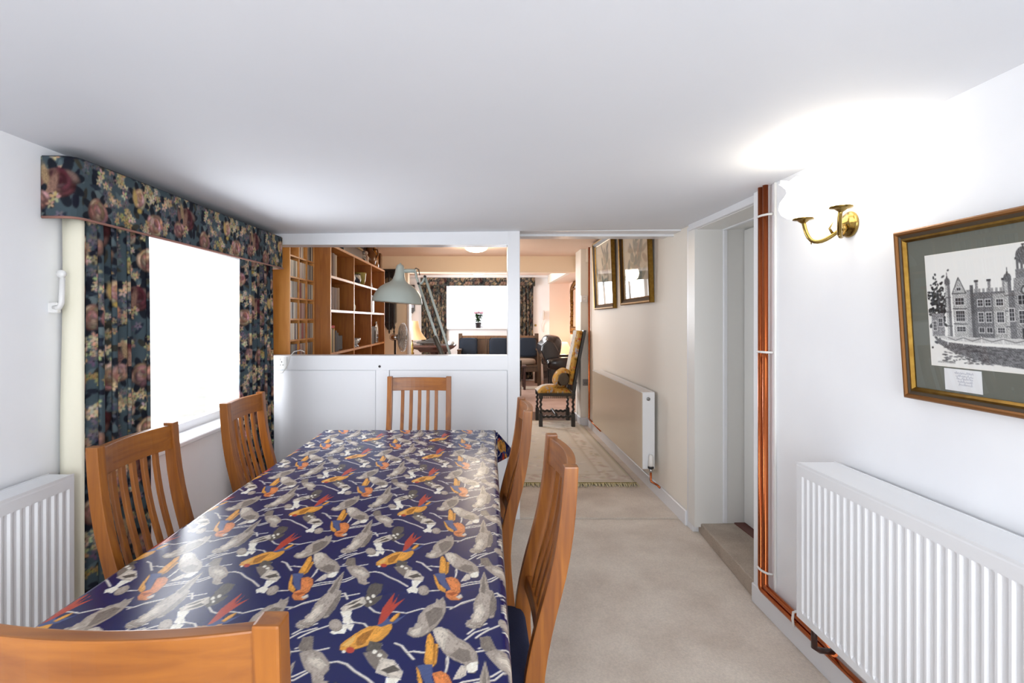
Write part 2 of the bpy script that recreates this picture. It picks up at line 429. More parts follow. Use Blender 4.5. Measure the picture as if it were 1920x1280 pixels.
# hall wall, its door post and the alcove with the step and the white door
S('wall_hall', M_cream, (1.39, 1.55, 3.655, 7.2, -0.05, 2.4))
S('trim_5', M_gloss, (1.386, 1.440, 3.600, 3.70, 0.0, 2.03), bevel=0.003)
S('baseboard_hall', M_gloss, (1.374, 1.392, 3.70, 7.2, 0.0, 0.105), bevel=0.005)
S('wall_alcove', M_door, (1.38, 1.83, 3.55, 3.66, 0.05, 2.2))
S('trim_6', M_gloss, (1.563, 1.588, 3.535, 3.552, 0.08, 1.99), bevel=0.003)
S('trim_7', M_gloss, (1.372, 1.40, 2.70, 3.64, 1.995, 2.06), bevel=0.003)
S('ceiling_alcove', M_door, (1.395, 1.85, 2.66, 3.60, 1.992, 2.2))
S('trim_8', M_gloss, (1.560, 1.585, 2.66, 3.55, 1.984, 1.995), bevel=0.002)
S('wall_alcove_near', M_door, (1.40, 1.85, 2.58, 2.72, 0.0, 2.2))
stp = MB()
stp.add([(1.424, 3.60, 0), (1.357, 2.72, 0), (1.66, 2.72, 0), (1.66, 3.56, 0), (1.424, 3.60, 0.072), (1.357, 2.72, 0.092), (1.66, 2.72, 0.092), (1.66, 3.56, 0.075)],
        [(0, 3, 2, 1), (4, 5, 6, 7), (0, 1, 5, 4), (1, 2, 6, 5), (2, 3, 7, 6), (3, 0, 4, 7)])
struct(stp.build('floor_step', M_carpet2, None, 0.012, 3))
d1 = T('door_1', 'x', 'x', (1.72, 3.13, 0.075)); del d1['label']; del d1['category']; struct(d1)
box_part('door_leaf', M_door, d1, 1.70, 1.74, 2.73, 3.545, 0.085, 1.985, bevel=0.003)
box_part('threshold', mat('dark_red_threshold', (92, 44, 34), 0.5), d1, 1.635, 1.72, 2.73, 3.545, 0.07, 0.083, bevel=0.002)
box_part('door_bolt', M_dark, d1, 1.692, 1.70, 3.36, 3.375, 1.60, 1.72, bevel=0.001)
# the far room
S('ceiling_far_room', M_pink, (-1.75, 1.42, 3.96, 11.6, 2.34, 2.45))
S('wall_left_far', M_pink, (-1.78, -1.65, 3.96, 8.6, -0.05, 2.4), (-1.78, -1.65, 10.1, 11.6, -0.05, 2.4), (-1.78, -1.65, 8.6, 10.1, -0.05, 0.8), (-1.78, -1.65, 8.6, 10.1, 2.1, 2.4))
w4 = window('window_4', -1.74, -1.69, 8.6, 10.1, 0.8, 2.1, [], 'x')
S('wall_pier_left', M_beam, (-1.66, -1.11, 8.002, 8.2, 0.0, 2.108))
S('trim_9', M_gloss, (-1.115, -1.085, 7.985, 8.21, 0.0, 1.66), bevel=0.003)
S('ceiling_beam', M_beam, (-1.66, 1.37, 8.0, 8.25, 2.109, 2.36), bevel=0.004)
S('wall_pier_right', M_cream, (1.290, 1.55, 7.2, 7.6, -0.05, 2.4), bevel=0.004)
S('baseboard_pier', M_gloss, (1.275, 1.40, 7.186, 7.615, 0.0, 0.115), bevel=0.005)
S('ceiling_beam', M_cream, (1.36, 1.44, 7.15, 11.5, 2.168, 2.4), bevel=0.004)
S('ceiling_recess', M_pink, (1.43, 1.95, 7.6, 11.6, 2.172, 2.4))
S('wall_recess', M_pink, (1.82, 1.95, 7.5, 11.6, 0.0, 2.4))
S('wall_recess_near', M_pink, (1.5, 1.95, 7.5, 7.6, 0.0, 2.4))
S('wall_far', M_wall, (-1.78, -0.77, 11.5, 11.7, -0.05, 2.45), (0.68, 1.42, 11.5, 11.7, -0.05, 2.45),
  (-0.77, 0.68, 11.5, 11.7, -0.05, 1.231), (-0.77, 0.68, 11.5, 11.7, 2.20, 2.45))
S('wall_recess_far', M_pink, (1.40, 1.95, 11.49, 11.7, 0.0, 2.4))
S('trim_10', M_gloss, (-1.66, 1.36, 11.40, 11.5, 2.29, 2.345), bevel=0.005)

# ================================================================== dining table and its bird-print cloth
PXX, PYY = 0.363, 0.370
BRANCH= [(4,[(-440,1225),(-419,1245),(-396,1260),(-372,1272),(-349,1278),(-322,1284),(-298,1294)]),(4.5,[(-381,1114),(-369,1129),(-354,1143),(-333,1158)]),(4,[(-280,1171),(-258,1166),(-248,1153)]),(4.5,[(-297,1403),(-281,1407),(-262,1399),(-241,1378),(-214,1357),(-187,1329)]),(4,[(-424,1326),(-404,1336),(-377,1346),(-346,1353),(-328,1374)]),(4,[(-403,1477),(-384,1503),(-355,1520)]),(4,[(-380,1437),(-365,1441),(-330,1441),(-310,1449)]),(4,[(-261,1233),(-245,1214),(-232,1208),(-201,1214),(-173,1208)]),(4.5,[(-173,1208),(-144,1225),(-121,1230),(-90,1233),(-68,1233),(-51,1253),(-27,1266),(0,1285),(31,1296),(44,1269)]),(4,[(-226,1094),(-207,1089)]),(4.5,[(-181,1096),(-166,1087),(-152,1065),(-137,1044)]),(4,[(-152,1065),(-140,1069),(-110,1063)]),(3,[(-439,1363),(-435,1381),(-436,1418)]),(4,[(-57,1336),(-40,1348),(-17,1354),(12,1363),(33,1382)]),(4,[(-131,1307),(-109,1310)]),(3.5,[(-73,1376),(-70,1404),(-73,1431)]),(4,[(-35,1498),(-19,1520),(4,1536)]),(4,[(-12,1448),(7,1458)]),(4,[(-139,1068),(-121,1064),(-110,1068),(-92,1083)])]
BIRDS= [('y',[(-287,1074),(-289,1091),(-283,1105),(-271,1124),(-259,1143),(-245,1156),(-228,1158),(-213,1168),(-200,1168),(-196,1153),(-200,1129),(-210,1107),(-226,1094),(-245,1082),(-259,1074),(-270,1067)]),('yd',[(-260,1094),(-261,1114),(-251,1131),(-232,1148),(-237,1119),(-242,1094),(-254,1085)]),('yl',[(-286,1087),(-277,1105),(-266,1124),(-265,1100),(-272,1082)]),('r',[(-257,1072),(-257,1067),(-259,1063),(-263,1062),(-267,1063),(-271,1067),(-274,1072),(-274,1078),(-272,1081),(-268,1083),(-263,1081),(-259,1078)]),('w',[(-273,1067),(-273,1065),(-274,1063),(-276,1062),(-278,1063),(-280,1065),(-281,1067),(-281,1070),(-280,1072),(-278,1072),(-276,1072),(-274,1070)]),('b',[(-231,1158),(-222,1171),(-211,1200),(-209,1184),(-185,1189),(-172,1203),(-190,1168),(-206,1163),(-219,1153)]),('r',[(-229,1161),(-230,1228),(-220,1275),(-213,1300),(-212,1245),(-202,1291),(-206,1245),(-185,1272),(-200,1231),(-208,1205),(-215,1179),(-221,1166)]),('y',[(-206,1176),(-198,1200),(-188,1211),(-189,1195),(-198,1173)]),('g',[(-405,1166),(-400,1176),(-389,1189),(-387,1217),(-386,1245),(-378,1269),(-373,1275),(-376,1306),(-371,1360),(-365,1392),(-358,1367),(-359,1326),(-353,1287),(-348,1287),(-338,1245),(-340,1211),(-343,1192),(-350,1187),(-361,1195),(-365,1168),(-373,1151),(-389,1148),(-400,1153)]),('gd',[(-353,1195),(-347,1217),(-346,1263),(-338,1245),(-340,1203)]),('gd',[(-370,1281),(-368,1346),(-363,1374),(-358,1300),(-364,1275)]),('gl',[(-399,1158),(-387,1173),(-381,1200),(-371,1179),(-378,1156)]),('k',[(-282,1300),(-280,1339),(-269,1346),(-249,1339),(-247,1300),(-255,1278),(-271,1281)]),('k',[(-281,1269),(-278,1297),(-255,1278),(-241,1287),(-241,1269),(-251,1245),(-264,1231),(-275,1239)]),('w',[(-257,1282),(-257,1278),(-258,1275),(-260,1274),(-262,1275),(-264,1278),(-266,1282),(-266,1287),(-265,1290),(-263,1291),(-261,1290),(-259,1287)]),('w',[(-267,1272),(-267,1268),(-268,1265),(-270,1263),(-272,1265),(-275,1268),(-276,1272),(-277,1276),(-276,1279),(-274,1281),(-271,1279),(-269,1276)]),('w',[(-260,1257),(-260,1254),(-260,1252),(-262,1251),(-264,1252),(-265,1254),(-266,1257),(-266,1260),(-266,1262),(-264,1263),(-263,1262),(-261,1260)]),('gl',[(-325,1228),(-319,1245),(-305,1263),(-284,1281),(-271,1251),(-279,1233),(-297,1219),(-316,1211)]),('k',[(-310,1225),(-289,1251),(-276,1245),(-291,1231)]),('k',[(-317,1239),(-298,1260),(-287,1266),(-300,1245)]),('w',[(-322,1214),(-308,1217),(-296,1217),(-293,1189),(-279,1168),(-292,1163),(-305,1168),(-309,1189)]),('w',[(-303,1163),(-278,1163),(-280,1138),(-291,1148),(-290,1129),(-300,1129),(-313,1126),(-323,1133)]),('g',[(-304,1161),(-302,1149),(-306,1141),(-312,1138),(-320,1141),(-328,1149),(-333,1161),(-334,1172),(-331,1181),(-325,1184),(-316,1181),(-309,1172)]),('gd',[(-372,1453),(-373,1486),(-352,1490),(-340,1445),(-350,1437),(-365,1441)]),('g',[(-363,1434),(-341,1445),(-318,1434),(-295,1403),(-291,1381),(-296,1367),(-291,1350),(-282,1350),(-293,1336),(-311,1346),(-320,1371),(-337,1385),(-352,1411)]),('gl',[(-342,1418),(-318,1418),(-299,1396),(-306,1381),(-326,1396)]),('g',[(-462,1473),(-473,1515),(-461,1524),(-440,1515),(-420,1486),(-396,1465),(-379,1434),(-376,1403),(-382,1374),(-395,1374),(-403,1399),(-423,1411),(-444,1434)]),('gl',[(-462,1473),(-473,1515),(-454,1524),(-439,1507),(-442,1473),(-443,1441)]),('gd',[(-431,1426),(-413,1449),(-394,1441),(-389,1411),(-404,1403)]),('w',[(-395,1374),(-399,1392),(-390,1403),(-376,1407),(-377,1381),(-385,1374)]),('gl',[(-422,1353),(-416,1374),(-408,1396),(-397,1392),(-397,1367),(-407,1357)]),('y',[(-116,1404),(-119,1487),(-114,1502),(-105,1483),(-103,1465),(-94,1462),(-92,1404),(-98,1391),(-109,1394)]),('yd',[(-99,1398),(-103,1465),(-98,1462),(-96,1398)]),('y',[(-130,1394),(-122,1379),(-112,1342),(-93,1316),(-93,1299),(-110,1313),(-121,1348)]),('o',[(-98,1372),(-82,1379),(-67,1366),(-59,1342),(-58,1302),(-69,1285),(-52,1274),(-59,1264),(-78,1264),(-90,1280),(-93,1302),(-80,1313)]),('od',[(-89,1296),(-72,1302),(-64,1296),(-77,1282)]),('b',[(-128,1394),(-115,1398),(-99,1398),(-97,1372),(-97,1360),(-80,1313),(-87,1310),(-102,1330),(-117,1366)]),('gl',[(-67,1277),(-55,1292),(-50,1277),(-58,1269)]),('g',[(-12,1296),(-10,1360),(0,1411),(6,1372),(12,1313),(20,1307),(27,1269),(26,1223),(17,1201),(12,1204),(8,1189),(-5,1162),(-17,1158),(-32,1164),(-39,1178),(-28,1182),(-24,1204),(-25,1248),(-19,1280)]),('gd',[(11,1204),(14,1269),(21,1296),(27,1258),(25,1223),(17,1204)]),('gl',[(-23,1199),(-18,1238),(-5,1248),(0,1208),(-10,1171),(-27,1171)]),('gd',[(-8,1302),(-4,1360),(0,1391),(3,1330),(2,1291)]),('g',[(-161,1127),(-160,1149),(-151,1153),(-144,1158),(-146,1194),(-138,1218),(-130,1238),(-113,1253),(-112,1272),(-104,1264),(-97,1280),(-89,1248),(-87,1218),(-92,1189),(-102,1158),(-114,1136),(-129,1119),(-146,1115)]),('gd',[(-132,1208),(-111,1233),(-95,1228),(-92,1199),(-105,1166),(-118,1153)]),('gl',[(-157,1132),(-149,1144),(-133,1153),(-135,1127),(-146,1121)]),('k',[(-235,1441),(-233,1473),(-206,1465),(-205,1441),(-218,1426)]),('gd',[(-239,1434),(-203,1445),(-187,1426),(-192,1388),(-204,1381),(-221,1403)]),('w',[(-211,1437),(-212,1434),(-213,1431),(-215,1430),(-218,1431),(-220,1434),(-221,1437),(-221,1441),(-220,1443),(-217,1444),(-215,1443),(-213,1441)]),('w',[(-199,1426),(-199,1423),(-201,1421),(-203,1420),(-206,1421),(-208,1423),(-209,1426),(-209,1429),(-207,1431),(-205,1432),(-202,1431),(-200,1429)]),('gl',[(-203,1374),(-200,1418),(-174,1411),(-151,1374),(-154,1353),(-175,1360)]),('k',[(-194,1381),(-172,1396),(-157,1381),(-179,1371)]),('w',[(-181,1360),(-154,1357),(-162,1336),(-164,1326),(-175,1326)]),('w',[(-188,1313),(-174,1333),(-160,1319),(-160,1294),(-173,1300),(-179,1294)]),('g',[(-133,1310),(-133,1297),(-137,1289),(-144,1286),(-151,1289),(-157,1297),(-160,1310),(-160,1322),(-156,1331),(-149,1335),(-142,1331),(-136,1322)])]
CLR = dict(y=(214, 150, 60), yd=(166, 108, 34), yl=(228, 178, 96), r=(178, 62, 46), w=(236, 231, 216), b=(70, 84, 128), g=(160, 149, 138), gd=(124, 114, 105),
           gl=(196, 186, 172), k=(86, 80, 74), o=(206, 122, 66), od=(164, 84, 40))
def bird_tile():
    r = Ras(PXX*1000, PYY*1000, 1.0, (6, 18, 80))
    for w, pts in BRANCH:
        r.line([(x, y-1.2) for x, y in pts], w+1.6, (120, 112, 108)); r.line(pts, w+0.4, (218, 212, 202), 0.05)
    q = random.Random(2)
    for c, pts in BIRDS:
        base = CLR[c]
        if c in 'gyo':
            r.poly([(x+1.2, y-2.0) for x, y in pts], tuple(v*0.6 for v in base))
        r.poly(pts, base, 0.04, 0.9)
        p = np.array(pts, float); m = p.mean(0); d = p-m; w_, v_ = np.linalg.eigh(d.T @ d); ax = v_[:, 1]; ext = np.sqrt(w_/len(p))
        if c in ('g', 'y', 'o', 'gl'):       # a paler breast and back
            r.poly([tuple(m+(k-m)*0.66+np.array((-1.5, 2.5))) for k in p], tuple(min(255, v*1.10) for v in base), 0.03)
        if c in ('g', 'gl', 'gd', 'w', 'y', 'k', 'yd', 'o'):       # feather strokes along the body
            n = int(ext[0]*ext[1]*(0.20 if c != 'w' else 0.12)); L_ = 3.2 if c != 'k' else 4.5
            for k in range(n):
                t = q.uniform(-1.5, 1.5); u = q.uniform(-1.3, 1.3); pt = m+ax*ext[1]*t+v_[:, 0]*ext[0]*u
                ins = False
                for a_, b_ in zip(pts, pts[1:]+pts[:1]):
                    if (a_[1] > pt[1]) != (b_[1] > pt[1]) and pt[0] < (b_[0]-a_[0])*(pt[1]-a_[1])/(b_[1]-a_[1])+a_[0]: ins = not ins
                if not ins: continue
                a2 = ax+v_[:, 0]*q.uniform(-.5, .5); f = q.choice((0.76, 0.86, 1.12, 1.2))
                r.line([tuple(pt-a2*L_), tuple(pt+a2*L_)], 1.1, tuple(min(255, v*f) for v in base))
    return r
tile = bird_tile()
TX0, TX1, TY0, TY1, TZ = -0.937, 0.045, 0.82, 3.22, 0.75
tb = T('dining_table', 'long dining table hidden under the navy bird print cloth', 'table', (-0.446, 2.0, 0))
box_part('tabletop', M_oak, tb, TX0+0.012, TX1-0.012, TY0+0.012, TY1-0.012, 0.718, 0.7465, bevel=0.004)
box_part('apron', M_oakx, tb, TX0+0.09, TX1-0.09, TY0+0.09, TY1-0.09, 0.64, 0.718)
for x in (TX0+0.085, TX1-0.145):
    for y in (TY0+0.08, TY1-0.14): box_part('leg', M_oak, tb, x, x+0.06, y, y+0.06, 0.0, 0.716, bevel=0.004)
tb.rotation_euler = (0, 0, 0)
def cloth():
    drop = 0.19; rr = 0.016
    def axis(a, b, step):        # arc-length parameter s -> (plan position, height below top, signed overhang)
        out = []
        n = 40
        for i in range(n, 0, -1): out.append((a-rr, -(rr+drop*i/n), -(drop*i/n)-rr))
        for t in np.linspace(0, PI/2, 4)[1:-1][::-1]: out.append((a-rr*math.sin(t), -rr*(1-math.cos(t)), -rr*t))
        q = a
        while q < b-step*0.4(q) if False else q < b:
            out.append((q, 0, 0)); q += step(q)
        out.append((b, 0, 0))
        for t in np.linspace(0, PI/2, 4)[1:-1]: out.append((b+rr*math.sin(t), -rr*(1-math.cos(t)), rr*t))
        for i in range(1, n+1): out.append((b+rr, -(rr+drop*i/n), drop*i/n+rr))
        return out
    ax = axis(TX0, TX1, lambda q: 0.0023); ay = axis(TY0, TY1, lambda q: 0.0021*max(1, q)**1.25)
    nu, nv = len(ax), len(ay)
    X = np.array([p[0] for p in ax]); ZX = np.array([p[1] for p in ax]); SX = np.array([p[2] for p in ax])
    Y = np.array([p[0] for p in ay]); ZY = np.array([p[1] for p in ay]); SY = np.array([p[2] for p in ay])
    GX, GY = np.meshgrid(X, Y); A, B = np.meshgrid(ZX, ZY); SXg, SYg = np.meshgrid(SX, SY)
    Z = TZ+np.minimum(A, B)
    # hanging corners: where both overhang, the cloth falls as a flared fold
    both = (A < 0) & (B < 0)
    m = np.minimum(-A, -B)
    fl = np.where(both, m*0.62, 0)
    GX = GX+np.sign(SXg)*fl; GY = GY+np.sign(SYg)*fl*0.62
    Z = np.where(both, TZ-np.maximum(-A, -B)+m*0.22, Z)
    rip = np.where((A < -rr) & ~both, (-A)*0.07*np.sin(GY*19), 0)*np.sign(SXg)
    rip2 = np.where((B < -rr) & ~both, (-B)*0.05*np.sin(GX*21), 0)*np.sign(SYg)
    GX = GX+rip; GY = GY+rip2
    U = GX*0+np.where(SXg < 0, TX0, np.where(SXg > 0, TX1, GX)); U = np.clip(GX, TX0, TX1)+SXg; V = np.clip(GY, TY0, TY1)+SYg
    GX = GX+(GY-2.0)*0.0085*np.clip(1-np.abs(SXg)*0, 0, 1)
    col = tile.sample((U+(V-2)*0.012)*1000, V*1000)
    P = np.stack([GX, GY, Z], -1)
    return P, col
P_, c_ = cloth()
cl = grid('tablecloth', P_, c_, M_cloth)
tag(cl, 'navy wipe-clean tablecloth printed with parrots and grey birds on branches', 'tablecloth')

# ================================================================== dining chairs
def d_off(z):
    zs = [0.0, 0.22, 0.40, 0.487, 0.605, 0.675, 0.769, 0.887, 1.036]; ds = [0.045, 0.018, 0.0, 0.0, 0.020, 0.038, 0.062, 0.080, 0.089]
    return float(np.interp(z, zs, ds))
def smooth_off(z): return sum(d_off(z+k*0.02) for k in (-2, -1, 0, 1, 2))/5
def make_chair():
    t = T('dining_chair', 'x', 'chair')
    zs = [0, 0.1, 0.2, 0.3, 0.38, 0.44, 0.5, 0.55, 0.6, 0.65, 0.7, 0.75, 0.8, 0.86, 0.92, 0.98, 1.03]
    for sgn in (-1, 1):
        rings = []
        for z in zs:
            yb = -(0.205+smooth_off(z)); dp = float(np.interp(z, [0, 0.42, 0.6, 1.03], [0.038, 0.052, 0.046, 0.036]))
            xo = 0.21*sgn; xi = (0.21-0.034)*sgn
            rings.append([(xo, yb, z), (xi, yb, z), (xi, yb+dp, z), (xo, yb+dp, z)])
        MB().loft(rings, True, False).build('back_post', M_oak, t, 0.004, 2)
    def bow(u): return -0.022*(1-(u/0.176)**2)          # the back is bowed to the rear
    rings = []
    for u in np.linspace(-0.176, 0.176, 13):
        q = []
        for z, fr in ((0.937, 0), (1.022, 0), (1.022, 1), (0.937, 1)):
            yb = -(0.205+smooth_off(z))+0.004+bow(u)+(0.024 if fr else 0); q.append((u, yb, z))
        rings.append(q)
    MB().loft(rings, True, False).build('top_rail', M_oakx, t, 0.003, 2)
    rings = []
    for u in np.linspace(-0.176, 0.176, 9):
        rings.append([(u, -(0.205+smooth_off(z))+0.008+bow(u)*0.5+(0.022 if fr else 0), z) for z, fr in ((0.535, 0), (0.575, 0), (0.575, 1), (0.535, 1))])
    MB().loft(rings, True, False).build('lower_rail', M_oakx, t, 0.002)
    for k in range(5):
        u = (k-2)*0.0555; rings = []
        for z in np.linspace(0.570, 0.942, 9):
            f = (z-0.57)/0.372; yb = -(0.205+smooth_off(z))+0.011+bow(u)*(0.5+0.5*f)
            rings.append([(u-0.011, yb, z), (u+0.011, yb, z), (u+0.011, yb+0.013, z), (u-0.011, yb+0.013, z)])
        MB().loft(rings, True, False).build('slat', M_oak, t, 0.0015)
    for sgn in (-1, 1):
        MB().loft([[(sgn*0.2-0.017, 0.17, z), (sgn*0.2+0.017, 0.17, z), (sgn*0.2+0.017, 0.208, z), (sgn*0.2-0.017, 0.208, z)] for z in (0, 0.42)], True, False).build('front_leg', M_oak, t, 0.004)
    MB().box(-0.185, 0.185, 0.178, 0.20, 0.365, 0.425).box(-0.176, 0.176, -0.19, -0.168, 0.365, 0.425).box(-0.208, -0.188, -0.17, 0.18, 0.365, 0.425).box(0.188, 0.208, -0.17, 0.18, 0.365, 0.425).build('seat_frame', M_oakx, t, 0.002)
    MB().pillow((0, 0.012, 0.448), (0.41, 0.40, 0.055), p=7, n=28).build('seat_cushion', M_navy, t)
    return t
proto = make_chair()
chairs = [(-0.457, 0.951, 0, 'wooden slat-back dining chair at the near end, only its bowed top rail in frame'),
          (-0.052, 1.58, PI/2, 'near wooden dining chair on the carpet side of the table, navy seat showing'),
          (-0.092, 2.42, PI/2, 'far wooden dining chair on the carpet side, beside the partition post'),
          (-0.861, 1.786, -PI/2, 'wooden dining chair in front of the left floral curtain, nearer the camera'),
          (-0.877, 2.62, -PI/2, 'wooden dining chair under the window by the far end of the curtain'),
          (-0.420, 3.31, PI, 'wooden dining chair at the table head, backed against the white partition')]
for i, (x, y, a, lab) in enumerate(chairs):
    o = proto if i == 0 else copy_tree(proto)
    o.location = (x, y, 0); o.rotation_euler = (0, 0, a); o['label'] = lab; o['group'] = 'dining chairs round the table'
# ================================================================== floral pelmet and curtains
def floral_tile():
    W_, H_ = 740, 720
    r = Ras(W_, H_, 2.5, (64, 80, 88)); q = random.Random(11)
    for k in range(230):      # slate-blue and inky leaves of the ground
        r.ell(q.uniform(0, W_), q.uniform(0, H_), q.uniform(14, 34), q.uniform(7, 15), q.choice([(30, 34, 48), (24, 27, 40), (38, 48, 62), (84, 102, 108), (92, 108, 112), (26, 28, 42), (50, 50, 44), (62, 60, 50)]), q.uniform(0, PI))
    def rose(cx, cy, R, pal):
        for k in range(8): r.ell(cx+R*1.0*math.cos(k*0.8+.3), cy+R*1.0*math.sin(k*0.8+.3), R*0.5, R*0.26, (28, 32, 42), k*0.8+.3)
        r.ell(cx, cy, R*0.92, R*0.86, tuple(v*0.62 for v in pal[1]), 0, 3)
        for ring, (rad, n, sz) in enumerate(((0.66, 8, 0.46), (0.44, 6, 0.42), (0.22, 5, 0.32), (0.08, 3, 0.2))):
            for k in range(n):
                a = 2*PI*k/n+ring*0.9+q.uniform(-.35, .35); rr = R*rad*q.uniform(.8, 1.15); x, y = cx+rr*math.cos(a), cy+rr*0.92*math.sin(a)+R*0.04*ring
                c = tuple(v*q.uniform(.85, 1.12) for v in q.choice(pal)); t = a+PI/2+q.uniform(-.5, .5); g = R*sz*q.uniform(.8, 1.15)
                r.ell(x, y, g, g*0.60, tuple(v*0.6 for v in c), t, 2.5, alpha=.8)
                r.ell(x+R*0.05, y+R*0.07, g*0.84, g*0.42, c, t, 4, 0.05)
    def cluster(cx, cy, n, R, cols, s=8, v_=1.0):
        for k in range(n):
            x, y = cx+q.gauss(0, R*0.45), cy+q.gauss(0, R*0.6*v_); c = q.choice(cols); s2 = s*q.uniform(.8, 1.35); a0 = q.uniform(0, 1)
            for p in range(5): r.ell(x+s2*0.85*math.cos(a0+p*1.257), y+s2*0.85*math.sin(a0+p*1.257), s2*0.72, s2*0.42, tuple(v*q.uniform(.78, 1.05) for v in c), a0+p*1.257, 1.5)
            r.ell(x, y, s2*0.28, s2*0.28, tuple(v*0.5 for v in c))
    PINK = [(172, 128, 114), (150, 106, 96), (190, 150, 130), (126, 84, 80)]; PEACH = [(200, 164, 132), (178, 138, 110), (214, 184, 154), (148, 104, 84)]
    BURG = [(98, 44, 50), (82, 36, 42), (128, 84, 80), (74, 30, 36)]; CREAM = [(206, 180, 142), (186, 158, 118), (214, 192, 156), (164, 138, 104)]
    LIL = [(98, 92, 104), (118, 108, 116), (80, 78, 92), (86, 92, 102)]; YEL = [(176, 152, 90), (186, 164, 100), (158, 130, 78)]
    for oy, ox in ((0, 0), (240, 300), (480, 610)):
        cluster(100+ox, 200+oy, 9, 60, LIL, 9); cluster(480+ox, 175+oy, 9, 60, CREAM, 11); cluster(700+ox, 170+oy, 8, 50, CREAM, 12); cluster(260+ox, 190+oy, 7, 60, CREAM, 12)
        rose(0+ox, 120+oy, 60, BURG); r.ell(-42+ox, 128+oy, 15, 60, (150, 122, 88), 0.25, 4, 0.1); r.ell(-20+ox, 112+oy, 16, 48, (136, 100, 84), -0.3, 4, 0.1); r.ell(-64+ox, 112+oy, 14, 50, (120, 84, 76), 0.35, 4, .08)
        cluster(205+ox, 110+oy, 20, 52, CREAM, 9, 1.3); cluster(225+ox, 50+oy, 9, 34, LIL, 8)
        rose(150+ox, 38+oy, 52, PINK); cluster(300+ox, 45+oy, 9, 40, YEL, 9); cluster(312+ox, 120+oy, 9, 40, LIL, 9); cluster(285+ox, 170+oy, 5, 30, CREAM, 9)
        rose(385+ox, 140+oy, 46, PEACH); r.ell(360+ox, 140+oy, 12, 34, (186, 154, 84), 0.2, 4, .06); r.ell(388+ox, 90+oy, 15, 10, (182, 150, 66), 0, 3)
        rose(490+ox, 46+oy, 58, PEACH); cluster(600+ox, 110+oy, 20, 60, LIL, 9, 1.3); cluster(585+ox, 160+oy, 6, 30, CREAM, 11); rose(668+ox, 60+oy, 42, PINK); cluster(440+ox, 190+oy, 8, 40, CREAM, 9); cluster(560+ox, 30+oy, 6, 30, CREAM, 9)
    for k in range(34): cluster(q.uniform(0, W_), q.uniform(0, H_), 3, 26, q.choice((CREAM, CREAM, LIL)), 10)
    g = r.a.mean(2, keepdims=True); r.a = (g+(r.a-g)*0.82)*1.02
    return r
FL = floral_tile()
FL_BACKLIT = floral_tile(); _g = FL_BACKLIT.a.mean(2, keepdims=True); FL_BACKLIT.a = (_g+(FL_BACKLIT.a-_g)*0.6)*0.78*np.array((1.04, 1.0, 0.94))  # same floral print, backlit shade of the far curtains put into its colours
# near pelmet: a return at each end and a rounded front corner
M_floral_plain = mat('slate_backing_cloth', (56, 62, 68), 0.9)
PEL = T('curtain_pelmet', 'floral fabric pelmet box over the side window, against the ceiling', 'pelmet', (-1.47, 2.83, 1.757))
def pelmet(parent, path, z0, z1, phase, step=0.0038, solid=0.006, cloth=None):
    pts = [Vector((*p, 0)) for p in path]; d = [0]
    for a, b in zip(pts[:-1], pts[1:]): d.append(d[-1]+(b-a).length)
    s = np.linspace(0, d[-1], int(d[-1]/step)+2); xs = np.interp(s, d, [p.x for p in pts]); ys = np.interp(s, d, [p.y for p in pts])
    zs = np.linspace(z0, z1, int((z1-z0)/step)+2)
    X, Z = np.meshgrid(xs, zs); Y, _ = np.meshgrid(ys, zs); S_, _ = np.meshgrid(s, zs)
    col = (cloth or FL).sample((S_+phase)*1000, (Z-z0)*1000)
    return grid('fabric_front', np.stack([X, Y, Z], -1), col, M_floral, parent, solid)
pf = [(-1.533, 1.885)]+[(-1.435+0.035*math.sin(t)-0.0, 1.920-0.035*math.cos(t)) for t in np.linspace(0, PI/2, 5)]
pathn = pf+[(-1.385, 3.765), (-1.533, 3.785)]
pathn = [(-1.533, 1.885), (-1.455, 1.887), (-1.437, 1.892), (-1.424, 1.905), (-1.418, 1.925), (-1.386, 3.755), (-1.392, 3.772), (-1.41, 3.782), (-1.533, 3.785)]
pelmet(PEL, pathn, 1.757, 1.968, -0.06)
MB().tube([(x+0.004, y, 1.757) for x, y in pathn], 0.005, 6).build('piping', M_piping, PEL)
MB().prism([(x-0.004 if x > -1.5 else x, y+(0.004 if y < 2.5 else -0.004)) for x, y in pathn], 1.957, 1.972, 'z').build('top_board', M_floral_plain, PEL)

